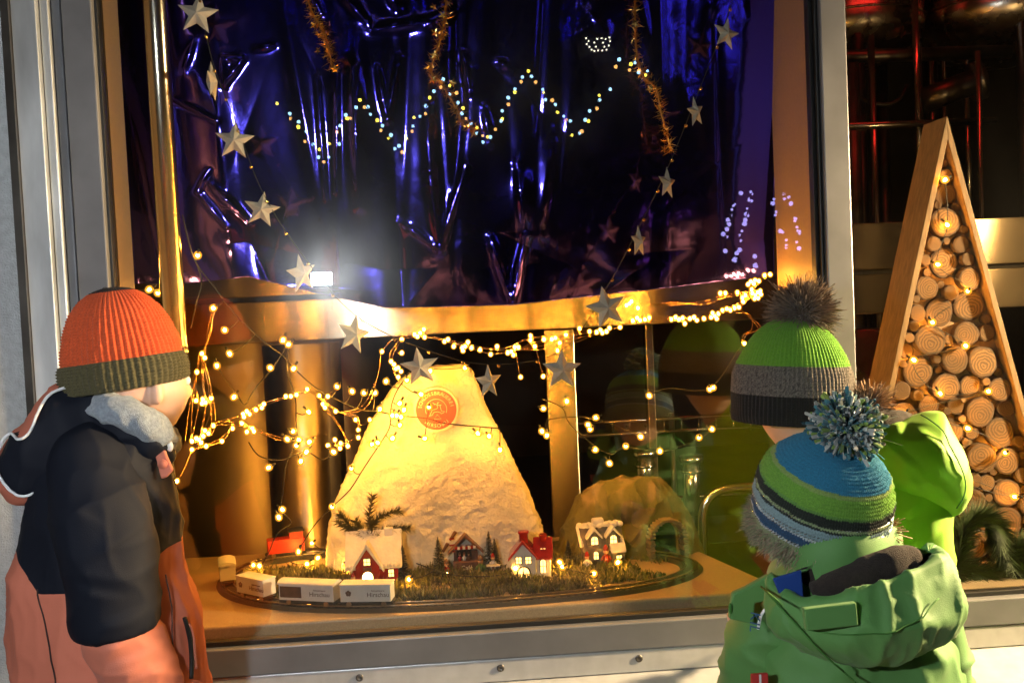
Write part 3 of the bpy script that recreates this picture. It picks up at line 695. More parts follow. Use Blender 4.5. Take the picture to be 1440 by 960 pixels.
rt_b = [(885,427),(888,424),(881,429),(897,433),(890,451),(896,447),(900,450),(907,449),(913,447),(944,449),(950,446),(955,449),(960,447),(963,455),(970,448),(976,446),(980,450),(990,448),(1002,440),(1005,444),(1010,441),(1016,436),(1022,434),(1027,436),(1033,433),(1039,432),(1045,424),(1048,415),(1044,419),(1052,400),(1056,396),(1060,399),(1062,394),(1067,395),(1075,387),(1083,386),(1058,412),(1062,415),(1066,411),(1070,414),(1066,419),(1061,420),(1069,409),(1057,407),(1013,412),(1020,412),(1037,411),(1047,483),(1000,446),(1008,448)]
chain('dense copper wire lights bunched up at the right end of the steel fascia',
      [[(875,459),(900,449),(930,449),(955,448),(990,447),(1020,436),(1040,430),(1055,415),(1060,398),(1083,386)],[(885,427),(920,428),(950,425),(990,428),(1020,418),(1045,412),(1065,412)],[(880,450),(925,445),(960,450),(1005,443),(1050,420)],[(1039,432),(1055,445),(1066,462),(1050,472),(1043,485)]],
      [(a,b_,.25) for a,b_ in rt_b], dark=False, strands=3, ydef=.25, jitter=.005)
chain('dark wire of fairy lights spread in the dark right of the white mountain',
      [[(762,560,.4),(790,572,.4),(800,595,.4),(830,620,.4),(857,640,.4),(880,628,.4),(928,634,.4),(983,615,.4),(1002,604,.4)],[(770,590,.4),(800,586,.4),(835,590,.4),(900,614,.4)],[(913,556,.4),(940,546,.4),(998,547,.4),(1040,490,.34)]],
      [(764,574,.4),(797,564,.4),(762,606,.4),(769,612,.4),(838,587,.4),(827,597,.4),(830,603,.4),(837,632,.4),(880,627,.4),(901,614,.4),(928,634,.4),(857,651,.4),(913,556,.4),(998,547,.4),(1003,545,.4),(983,615,.4),(1001,603,.4)])
def zc(px, py, h=.0):                                  # a spot on the counter
    q = PZ(px, py, ZC+h); return (px, py, q[1])
cb = [(365,795),(356,794),(439,763),(447,784),(432,792),(468,772),(488,794),(420,775),(570,786),(575,814),(725,798),(791,796),(787,790),(869,790),(835,806)]
chain('dark wire of fairy lights lying in the moss among the little houses',
      [[zc(356,794,.03), zc(400,790,.03), zc(435,780,.03), zc(470,772,.03), zc(500,790,.03)], [zc(560,800,.025), zc(575,790,.03), zc(605,797,.03), zc(630,806,.02), zc(660,810,.02), zc(700,808,.02), zc(725,800,.03)], [zc(725,800,.03), zc(790,797,.025), zc(835,808,.015), zc(869,792,.025)]],
      [zc(a,b_,.035) for a,b_ in cb])
chain('dark wire of fairy lights on the sill beside the brown left reveal', [[(168,402,.2),(190,408,.22),(210,407,.22),(232,412,.22)]], [(177,409,.2),(210,407,.22),(222,412,.22),(227,410,.22)])

# ================================================================== WHITE MOUNTAIN
wm = thing('plaster_mountain', P(615,795,.47), 'tall white rough plaster mountain with a round red emblem', 'mountain')
rows = [(500,468,772,.135),(470,466,770,.135),(440,460,768,.13),]
prof = [(840,458,778),(800,458,774),(770,460,770),(735,464,758),(700,470,742),(665,484,726),(630,502,710),(600,517,697),(570,534,684),(545,549,674),(528,566,666),(518,590,660),(514,610,652)]
YM = .52
mb = MB(); rings = []
PR = np.array(prof, float)[::-1]
for py in np.linspace(514, 838, 60):
    l = np.interp(py, PR[:,0], PR[:,1]); r = np.interp(py, PR[:,0], PR[:,2])
    a, b_ = P(l,py,YM), P(r,py,YM); tt = (py-514)/(838-514)
    rings.append(ell((a+b_)/2, np.linalg.norm(b_-a)/2, .045+.075*tt, 40, 3.6))
mb.loft(rings)
v, f, nr = fuse(mb, .0055, 3)
v = wrinkle(v, nr, [(.008,(7,7,7),1.,False),(.0035,(24,24,24),4.,False),(.0032,(60,60,60),9.,False),(.0040,(140,140,140),3.,False)])
mesh_obj('rock', v-wl(wm), f, 'plaster_mountain', wm, True)
# emblem: red disc with ring lettering and a leaping deer
fy = YM-.075
ec = P(613.5,575,fy)
Rr = .0545
emb = MB(); q = np.linspace(0, 2*PI, 48, endpoint=False)
yb = lambda z: ec[1] - .012 - (z-ec[2])*.0      # flat plate just in front of the rock
emb.loft([[V(ec[0]+rr*math.cos(a), yb(0)+yy, ec[2]+rr*math.sin(a)) for a in q] for rr, yy in ((Rr*1.1,.04),(Rr*1.1,-.0005),(Rr*1.005,-.0005))])
emo = emb.build('emblem_plate', 'logo_pale', wm, False)
emb = MB(); emb.loft([[V(ec[0]+rr*math.cos(a), yb(0)+yy, ec[2]+rr*math.sin(a)) for a in q] for rr, yy in ((Rr,.003),(Rr,-.0018),)])
emd = emb.build('emblem', 'logo_red', emo, False)
mb = MB(); yl = yb(0)-.0022
def arc_text(s, rad, a0, a1, size, flip=False):
    for i, ch in enumerate(s):
        a = a0+(a1-a0)*(i/(len(s)-1)); tv, tf = text_mesh(ch, size)
        ex = V(math.sin(a),0,-math.cos(a)); ey = V(math.cos(a),0,math.sin(a))
        if flip: ex, ey = -ex, -ey
        mb.add(place(tv, V(ec[0]+rad*math.cos(a), yl, ec[2]+rad*math.sin(a)), ex, ey), tf)
arc_text('SCHLOSSBRÄUEREI', Rr*.80, R(168), R(12), .0135)
arc_text('HIRSCHAU', Rr*.80, R(232), R(308), .0135, True)
k_ = Rr/240
def stroke(pts, w_=.0007, closed=False):
    mb.tube([V(ec[0]+(x-424)*k_, yl, ec[2]-(y-520)*k_) for x,y in pts], w_, 4, closed=closed)
stroke([(424+125*math.cos(a), 520-125*math.sin(a)) for a in np.linspace(R(-20), R(200), 30)])
stroke([(393,630),(434,578),(478,630)], closed=True)
stroke([(435,470),(488,466),(470,478),(476,498),(486,542),(526,546),(508,560),(482,572),(474,556),(440,545),(402,547),(386,560),(378,582),(338,592),(352,578),(364,548),(378,522),(412,514),(440,505),(444,488),(435,470)])
stroke([(440,468),(426,456),(408,452),(386,436)]); stroke([(426,456),(398,458)]); stroke([(448,466),(440,446),(446,432)]); stroke([(446,450),(462,432)])
mb.build('emblem_lettering', 'logo_line', emd)

# ================================================================== TOY RAILWAY
loop = [(-.645,.50),(-.60,.335),(-.46,.215),(-.26,.150),(-.02,.128),(.20,.135),(.40,.165),(.535,.235),(.585,.325),(.545,.415),(.42,.50),(.2,.63),(-.1,.665),(-.4,.665),(-.57,.63)]
TP = [V(x,y,ZC) for x,y in spline([V(*q) for q in loop], 12, True)]
TP = [V(q[0],q[1],ZC) for q in TP]
def offs(d, z):
    res = []
    for i in range(len(TP)):
        tg_ = TP[(i+1)%len(TP)]-TP[i-1]; tg_ /= np.linalg.norm(tg_); res.append(TP[i]+V(-tg_[1],tg_[0],0)*d+V(0,0,z))
    return res
tk = thing('toy_track', (0,.13,ZC), 'black oval toy railway track laid round the little village', 'track')
mb = MB(); A, B_, C_, D_ = offs(.030,.0005), offs(.022,.009), offs(-.022,.009), offs(-.030,.0005)
n = len(TP); mb.add(np.concatenate([A,B_,C_,D_]), [(k*n+i, k*n+(i+1)%n, (k+1)*n+(i+1)%n, (k+1)*n+i) for k in range(3) for i in range(n)])
mb.build('roadbed', 'track_black', tk, False)
for d in (.0125,-.0125):
    mb = MB(); mb.tube(offs(d,.0115), .0022, 6, closed=True); mb.build('rail', 'rail', tk, True)
mb = MB()
for i in range(0, n, 1):
    tg_ = TP[(i+1)%n]-TP[i]; mb.box(TP[i]+V(-.0035,-.019,.0085), TP[i]+V(.0035,.019,.0105), 0, math.atan2(tg_[1],tg_[0]), TP[i])
mb.build('sleepers', 'track_black', tk)['kind'] = 'stuff'
cum = np.concatenate([[0], np.cumsum([np.linalg.norm(TP[(i+1)%n]-TP[i]) for i in range(n)])])
def on_track(px, py):
    q = PZ(px,py,ZC+.01); return int(np.argmin([np.hypot(*(t_-q)[:2]) for t_ in TP]))
def wagon(px, py, L, label, kind):
    i = on_track(px,py); c = TP[i]; tg_ = TP[(i+2)%n]-TP[(i-2)%n]; a = math.atan2(tg_[1],tg_[0])
    th = thing('toy_wagon' if kind != 'loco' else 'toy_locomotive', c+V(0,0,.011), label, 'train', 'toy train standing on the track'); th.rotation_euler = (0,0,a)
    def B(name, lo, hi, m, bv=.001, par=th):
        return bevel(MB().box(V(*lo), V(*hi)).build(name, m, par, world=False), bv)
    B('chassis', (-L/2,-.015,.006), (L/2,.015,.013), 'black_plastic')
    body = B('body', (-L/2+.003,-.020,.0135), (L/2-.003,.020,.052), 'wagon_white' if kind != 'loco' else 'loco_red')
    if kind == 'box':
        mb = MB(); mb.loft([[V(x, -.0225*math.cos(q), .0518+.009*math.sin(q)) for q in np.linspace(0, PI, 10)] for x in (-L/2, L/2)]); mb.build('roof', 'wagon_white', th, world=False)
        B('picture_panel', (-L/2+.006,-.0206,.020), (-L/2+L*.42,-.0199,.047), 'wagon_print', .0003, body)
    elif kind == 'open':
        B('rim', (-L/2+.001,-.0215,.0522), (L/2-.001,.0215,.0555), 'wagon_white')
        mb = MB()
        for k in range(5):
            qq = R(90+72*k); mb.sphere((-L*.32+.004*math.cos(qq),-.0203,.034+.004*math.sin(qq)), (.0035,.0006,.0035), 8, 5)
        mb.build('printed_mark', 'wagon_print', body, world=False)
    else:
        B('cab', (-L/2+.006,-.021,.0525), (-.01,.021,.070), 'loco_red'); B('cab_roof', (-L/2+.002,-.023,.0702), (-.006,.023,.075), 'black_plastic')
    if kind != 'loco':
        tv, tf = text_mesh('Hirschau', .0150, .0003); mb = MB(); mb.add(place(tv, V(L*.24,-.0208,.030), V(1,0,0), V(0,0,1)), tf)
        tv, tf = text_mesh('Schlossbräuerei', .0050, .0003); mb.add(place(tv, V(L*.24,-.0208,.040), V(1,0,0), V(0,0,1)), tf); mb.build('lettering', 'wagon_print', body, world=False)
    for sx in (-1,1):
        B('bumper', (sx*L/2-.001,-.012,.009), (sx*(L/2+.004),.012,.012), 'black_plastic', .0005)
        for sy in (-1,1):
            mb = MB(); mb.tube([V(sx*L*.33, sy*.0135, .007), V(sx*L*.33, sy*.0165, .007)], .0062, 14); mb.build('wheel', 'rail', th, world=False)
    return th
wagon(520, 852, .128, 'white toy wagon with a brown crest standing before the red house', 'open')
wagon(432, 850, .150, 'white toy wagon with a rounded roof and brown picture', 'box')
wagon(366, 838, .105, 'white open toy wagon on the bend with a brown crest', 'open')
wagon(340, 815, .085, 'short white roofed toy wagon farthest round the bend', 'box')
wagon(395, 768, .110, 'red toy locomotive on the back straight beside the dark cylinder foot', 'loco')

# ---- moss bed
def moss():
    mb = MB(); v = []; f = []; c = []
    poly = [q for q in offs(.036,0)]
    px_ = np.array([[q[0],q[1]] for q in poly])
    def inside(x, y):
        k = len(px_); r_ = False; j = k-1
        for i in range(0, k, 3):
            pass
        x1, y1 = px_[:,0], px_[:,1]; x2, y2 = np.roll(x1,1), np.roll(y1,1)
        cond = ((y1 > y) != (y2 > y)) & (x < (x2-x1)*(y-y1)/(y2-y1+1e-12)+x1)
        return cond.sum() % 2 == 1
    cnt = 0
    while cnt < 4200:
        x, y = random.uniform(-.62,.56), random.uniform(.14,.52)
        if not inside(x,y): continue
        dens = noise.noise(Vector((x*9,y*9,2.)))+.35
        if x > .30: dens -= .15+(x-.3)*1.6
        if dens < random.uniform(-.15,.25): continue
        cnt += 1; hgt = .011+.030*max(0,dens)*random.random()+.005*random.random()
        tone = random.random(); base = V(.155,.155,.035)*(.5+.9*tone) if random.random() < .7 else V(.30,.26,.11)*(.5+.6*tone)
        base = base*(.55+.45*(1 if noise.noise(Vector((x*22,y*22,7.))) > -.1 else 0))
        for k in range(7):
            d = V(rng.normal()*.8, rng.normal()*.8, 1.+random.random()*.3); d = d/np.linalg.norm(d)*hgt*random.uniform(.6,1.3); w_ = V(-d[1],d[0],0); w_ = w_/(np.linalg.norm(w_)+1e-9)*random.uniform(.0010,.0022)
            p0 = V(x+rng.normal()*.006, y+rng.normal()*.006, ZC+.001); j = len(v); m_ = p0+d*.6+V(0,0,.001)
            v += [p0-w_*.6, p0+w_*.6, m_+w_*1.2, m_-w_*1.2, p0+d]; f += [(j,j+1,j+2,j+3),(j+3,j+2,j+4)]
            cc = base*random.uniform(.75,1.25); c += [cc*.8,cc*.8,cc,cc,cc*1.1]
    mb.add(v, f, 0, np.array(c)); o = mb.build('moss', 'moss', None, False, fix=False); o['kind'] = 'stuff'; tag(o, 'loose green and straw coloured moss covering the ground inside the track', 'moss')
moss()
# ---- fir twig behind the red house
def needles(mb, p0, p1, n, L, cols, droop=.0, flat=False, wid=.0008):
    p0, p1 = np.array(p0), np.array(p1); d = (p1-p0)/np.linalg.norm(p1-p0)
    v = []; f = []; c = []
    for k in range(n):
        t_ = (k+random.random())/n; p = p0+(p1-p0)*t_; rnd = rng.normal(size=3); rnd -= d*(rnd@d); rnd /= np.linalg.norm(rnd)+1e-9
        if flat: rnd[1] *= .35
        e = (rnd*.85+d*.6); e = e/np.linalg.norm(e)*L*random.uniform(.7,1.15); w_ = np.cross(e, V(0,1,0)+rnd*.3); w_ = w_/(np.linalg.norm(w_)+1e-9)*wid
        j = len(v); v += [p-w_, p+w_, p+e]; f.append((j,j+1,j+2)); cc = V(*cols)*random.uniform(.6,1.5); c += [cc,cc,cc]
    mb.add(v, f, 0, np.array(c))
tw = thing('fir_twig', P(530,770,.38), 'dark fir twig stuck upright behind the red snowy house', 'twig')
stem = MB(); nd = MB()
root = P(532,790,.38)
for pts in ([(532,790),(525,755),(519,730),(524,697)],[(525,755),(545,745),(575,742)],[(521,742),(535,726),(561,718)],[(525,760),(508,748),(500,732)],[(528,765),(502,752),(475,733)],[(505,752),(490,738),(477,722)]):
    q = [P(x,y,.38+random.uniform(-.01,.01)) for x,y in pts]; q = spline(q,5); stem.tube(q, .0013, 5)
    for a, b_ in zip(q[:-1], q[1:]): needles(nd, a, b_, 26, .023, (.06,.06,.02), wid=.0010)
stem.build('stem', 'bark_twig', tw, True); nd.build('needles', 'needle', tw, False, fix=False)['kind'] = 'stuff'

# ---- ceramic houses
def house_root(label, px, py, cat='house'):
    q = PZ(px,py,ZC); return thing('ceramic_house', q, label, cat, 'little lit houses on the moss'), q
def hb(par, name, lo, hi, m, bv=.0012, rz=0):
    return bevel(MB().box(V(*lo), V(*hi), 0, rz).build(name, m, par, world=False), bv)
def gable(par, name, x0, x1, y0, y1, z0, zr, m, axis='x', over=.006, th=.006):
    """roof of two thick slopes; ridge along y (axis 'y') or along x (axis 'x')"""
    mb = MB()
    if axis == 'y':
        xm = (x0+x1)/2; sl = (zr-z0)/(xm-x0); e = over
        pts = [(x0-e,z0-e*sl),(xm,zr),(x1+e,z0-e*sl),(x1+e,z0-e*sl+th),(xm,zr+th*1.5),(x0-e,z0-e*sl+th)]
        mb.prism(pts, y0-over, y1+over)
    else:
        ym = (y0+y1)/2; sl = (zr-z0)/(ym-y0); e = over
        pts = [(y0-e,z0-e*sl),(ym,zr),(y1+e,z0-e*sl),(y1+e,z0-e*sl+th),(ym,zr+th*1.5),(y0-e,z0-e*sl+th)]
        k = len(pts); v = [(x0-over,a,b_) for a,b_ in pts]+[(x1+over,a,b_) for a,b_ in pts]
        mb.add(v, [tuple(range(k)), tuple(range(2*k-1,k-1,-1))]+[(i,k+i,k+(i+1)%k,(i+1)%k) for i in range(k)])
    o = mb.build(name, m, par, world=False); bevel(o, .0025, 2); return o
def pent(par, name, x0, x1, y0, y1, z0, z1, zr, m):
    mb = MB(); mb.prism([(x0,z0),(x1,z0),(x1,z1),((x0+x1)/2,zr),(x0,z1)], y0, y1); return bevel(mb.build(name, m, par, world=False), .001)
def arched(par, name, cx, z0, w_, h, y, m, fm='ceramic_black', bars=True):
    o_ = [(cx-w_/2,z0),(cx+w_/2,z0)]+[(cx+w_/2*math.cos(a), z0+h-w_/2+w_/2*math.sin(a)) for a in np.linspace(0, PI, 9)]
    mb = MB(); mb.prism([(cx+(x-cx)*1.28, z0+(z-z0)*1.12-.001) for x,z in o_], y-.0008, y+.002); fo = mb.build(name, fm, par, world=False)
    mb = MB(); mb.prism(o_, y-.0016, y+.001); mb.build('pane', m, fo, world=False)
    if bars:
        mb = MB(); mb.box(V(cx-.0006,y-.0026,z0), V(cx+.0006,y-.001,z0+h)); mb.box(V(cx-w_/2,y-.0025,z0+h*.5-.0006), V(cx+w_/2,y-.0011,z0+h*.5+.0006)); mb.build('glazing_bar', fm, fo, world=False)
    return fo
def square(par, cx, z0, w_, h, y, m='window_glow', fm='ceramic_black'):
    fo = hb(par, 'window', (cx-w_/2-.002,y-.0008,z0-.002), (cx+w_/2+.002,y+.002,z0+h+.002), fm, .0003)
    MB().box(V(cx-w_/2,y-.0016,z0), V(cx+w_/2,y+.001,z0+h)).build('pane', m, fo, world=False)
    mb = MB(); mb.box(V(cx-.0007,y-.0026,z0), V(cx+.0007,y-.001,z0+h)); mb.box(V(cx-w_/2,y-.0025,z0+h/2-.0007), V(cx+w_/2,y-.0011,z0+h/2+.0007)); mb.build('glazing_bar', fm, fo, world=False)
def doll(par, x, y, z, s, coat, hat, name='figure'):
    mb = MB(); mb.loft([ell((x,y,z+h*s), r_*s, r_*s*.8, 12, 2) for r_, h in ((.008,0),(.0085,.01),(.0065,.02),(.003,.0235))]); o = mb.build(name, coat, par, True, world=False)
    mb = MB(); mb.sphere((x,y-.0006,z+.0285*s), .0055*s, 10, 8); mb.build('head', 'skin_doll', o, True, world=False)
    mb = MB(); mb.loft([ell((x,y,z+h*s), r_*s, r_*s, 10, 2) for r_, h in ((.006,.031),(.0055,.035),(.002,.042))]); mb.build('cap', hat, o, True, world=False)
    for sx in (-1,1):
        mb = MB(); mb.tube([V(x+sx*.006*s,y-.002,z+.019*s), V(x+sx*.010*s,y-.006*s,z+.012*s)], .0025*s, 8); mb.build('arm', coat, o, True, world=False)
# red house under a snow roof
h, q = house_root('red ceramic house under a thick white snow roof', 527, 822)
hb(h, 'wall', (-.060,.0,.0), (.062,.075,.055), 'ceramic_red'); pent(h, 'gable_wall', -.045, .016, -.018, .02, 0, .055, .098, 'ceramic_red')
gable(h, 'snow_roof', -.066, .066, .0, .075, .055, .118, 'ceramic_snow', 'x', .008, .012); gable(h, 'snow_gable', -.047, .018, -.016, .055, .052, .100, 'ceramic_snow', 'y', .010, .011)
for x in (-.028,.040): hb(h, 'chimney', (x-.012,.028,.105), (x+.012,.048,.140), 'ceramic_snow', .003)
arched(h, 'door', -.015, .004, .026, .036, -.0185, 'lantern_glow', 'ceramic_brown', False); square(h, -.015, .058, .016, .016, -.0188)
square(h, .044, .020, .013, .018, -.0008); hb(h, 'sign_board', (-.026,-.0215,.044), (-.004,-.0188,.052), 'ceramic_brown', .0005)
doll(h, -.052, -.020, 0, 1.0, 'ceramic_snow', 'ceramic_red', 'snowman'); 
for k in range(16): 
    x = -.062+.0084*k; mb = MB(); mb.sphere((x, -.010+.002*math.sin(k*2.1), .053), (.006,.006,.0065), 8, 6); mb.build('snow_lump', 'ceramic_snow', h, True, world=False)
# white cottage with red roof
h, q = house_root('white ceramic cottage with glossy red roof and two chimneys', 745, 815)
h.rotation_euler = (0,0,R(-6))
pent(h, 'gable_wall', -.046, .018, -.008, .06, 0, .060, .094, 'ceramic_white'); hb(h, 'wall', (.012,.008,.0), (.056,.062,.058), 'ceramic_white')
gable(h, 'red_roof', -.046, .018, -.008, .06, .060, .096, 'ceramic_red', 'y', .007, .007); gable(h, 'side_roof', .018, .056, .008, .062, .058, .094, 'ceramic_red', 'x', .006, .006)
mb = MB(); mb.loft([ell((-.012,.022,z), a, a, 14, 3) for a, z in ((.012,.085),(.0115,.116),(.014,.117),(.014,.122),(.010,.122))]); mb.build('chimney', 'ceramic_red', h, True, world=False)
mb = MB(); mb.loft([ell((.038,.036,z), a, a, 14, 3) for a, z in ((.010,.082),(.0095,.104),(.011,.105),(.011,.109),(.008,.109))]); mb.build('chimney', 'ceramic_red', h, True, world=False)
square(h, -.026, .046, .014, .016, -.0088); square(h, -.001, .046, .014, .016, -.0088)
arched(h, 'door', -.014, .002, .028, .034, -.0088, 'window_glow'); arched(h, 'window', .036, .016, .014, .034, .0072, 'window_glow')
for k in range(2): square(h, .033+.008*k, .072, .004, .005, .016, 'window_glow', 'ceramic_red')
# wooden cafe stall
h, q = house_root('brown ceramic market stall with striped awning and Cafe sign', 655, 806)
hb(h, 'wall', (-.030,.012,0), (.034,.052,.058), 'ceramic_brown'); pent(h, 'gable_wall', -.032, .036, .050, .06, 0, .058, .096, 'ceramic_brown')
gable(h, 'roof', -.036, .040, .006, .060, .060, .096, 'ceramic_brown', 'y', .010, .006)
hb(h, 'counter', (-.032,-.010,0), (.034,.011,.034), 'ceramic_brown')
for k in range(8): hb(h, 'awning_stripe', (-.026+.007*k,-.006,.066), (-.0192+.007*k,.012,.074), 'ceramic_red' if k % 2 == 0 else 'ceramic_snow', .001)
tv, tf = text_mesh('Café', .017, .0005); mb = MB(); mb.add(place(tv, V(.004,-.0106,.018), V(1,0,0), V(0,0,1)), tf); mb.build('lettering', 'logo_pale', h, world=False)
hb(h, 'hatch', (-.022,.0105,.040), (.018,.0118,.062), 'ceramic_black', .0003)
for k, x in enumerate((-.014,-.002,.010)): doll(h, x, .006, .034, .55, ('ceramic_red','ceramic_white','ceramic_brown')[k], 'ceramic_brown')
doll(h, -.050, -.014, 0, 1.1, 'ceramic_red', 'ceramic_brown'); doll(h, .040, -.016, 0, 1.25, 'ceramic_green', 'ceramic_brown'); doll(h, .074, -.004, .010, 1.0, 'ceramic_white', 'ceramic_red')
hb(h, 'table', (.055,-.024,.020), (.092,-.006,.023), 'ceramic_white'); hb(h, 'table_leg', (.070,-.018,0), (.076,-.012,.0195), 'ceramic_brown')
for z in (.058,.075,.092): hb(h, 'bunting', (-.040,.004,z), (-.026,.008,z+.004), 'ceramic_red', .0005, .4)
for k in range(2):
    mb = MB(); mb.tube([V(-.058+.02*k,.01,.060+.03*k), V(-.044+.022*k,.008,.082+.03*k)], [.004,.0055], 6); mb.build('roof_plank', 'ceramic_brown', h, world=False)
mb = MB(); mb.sphere((-.048,-.021,.012), .0030, 8, 6); mb.build('lantern', 'lantern_glow', h, True, world=False)
# grey stone house with a Santa figure
h, q = house_root('grey ceramic stone house with snowy dormers and a red capped figure', 848, 795)
h.rotation_euler = (0,0,R(5))
hb(h, 'wall', (-.048,.0,0), (.052,.05,.052), 'ceramic_grey'); gable(h, 'roof', -.050, .054, .0, .05, .052, .098, 'ceramic_grey', 'x', .006, .008)
mb = MB()
for k in range(22): mb.sphere((-.055+.0053*k, .024+.004*math.sin(k*1.7), .106+.002*math.cos(k*2.3)), (.009,.012,.007), 8, 6)
for s in (-1,1):
    for k in range(8): mb.sphere((s*.056, .0+.0065*k*.9, .060+.0055*k), (.006,.007,.007), 8, 6)
mb.build('snow_cover', 'ceramic_snow', h, True, world=False)
hb(h, 'chimney', (-.020,.016,.105), (.012,.036,.124), 'ceramic_snow', .005)
for x in (-.022,.030):
    pent(h, 'dormer', x-.018, x+.018, -.006, .03, .056, .076, .094, 'ceramic_grey'); gable(h, 'dormer_snow', x-.018, x+.018, -.006, .03, .078, .097, 'ceramic_snow', 'y', .004, .007)
    arched(h, 'window', x, .061, .018, .021, -.0068, 'window_glow')
arched(h, 'window', -.018, .020, .012, .020, -.0008, 'window_glow'); hb(h, 'porch', (.022,-.020,0), (.056,.0,.040), 'ceramic_grey'); gable(h, 'porch_snow', .020, .058, -.022, .0, .040, .054, 'ceramic_snow', 'x', .002, .006)
square(h, .040, .012, .014, .018, -.0208, 'window_glow')
doll(h, .006, -.014, .004, 1.35, 'ceramic_red', 'ceramic_red'); doll(h, -.046, -.014, 0, 1.1, 'ceramic_snow', 'ceramic_red', 'snowman')
mb = MB(); mb.loft([ell((.0,-.004,z), a, .034, 24, 2) for a, z in ((.075,.0),(.072,.005))]); mb.build('snow_base', 'ceramic_snow', h, world=False)
# bottle brush trees
def btree(px, py, hpx, label):
    q = PZ(px,py,ZC); hh = hpx/560; th = thing('bottle_brush_tree', q, label, 'tree', 'little bottle brush trees')
    nd = MB(); rr = hh*.22
    for k in range(26):
        t_ = k/26; z = hh*(.10+.9*t_); r_ = rr*(1-t_)*(1+.15*math.sin(k*2.3))+.0015; v = []; f = []; c = []
        for a in range(18):
            an = a/18*2*PI+random.random()*.3; e = V(math.cos(an),math.sin(an),random.uniform(-.25,.35))*r_*random.uniform(.75,1.1); w_ = V(-math.sin(an),math.cos(an),0)*.0016; p = q+V(0,0,z); j = len(v)
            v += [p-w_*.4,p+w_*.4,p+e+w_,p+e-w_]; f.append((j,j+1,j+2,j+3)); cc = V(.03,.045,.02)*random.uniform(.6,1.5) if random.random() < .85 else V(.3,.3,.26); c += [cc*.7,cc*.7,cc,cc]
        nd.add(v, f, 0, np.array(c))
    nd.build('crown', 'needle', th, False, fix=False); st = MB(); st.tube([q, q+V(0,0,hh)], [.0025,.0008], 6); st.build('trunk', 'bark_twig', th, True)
    mb = MB(); mb.tube([q, q+V(0,0,.005)], .009, 12); mb.build('foot', 'ceramic_brown', th)
btree(618, 808, 58, 'small dark bottle brush tree left of the market stall'); btree(689, 800, 58, 'taller bottle brush tree right behind the market stall'); btree(697, 803, 50, 'shorter bottle brush tree between market stall and white cottage')
btree(568, 818, 55, 'narrow dark bottle brush tree against the red house'); btree(800, 795, 40, 'dim bottle brush tree left of the grey stone house')

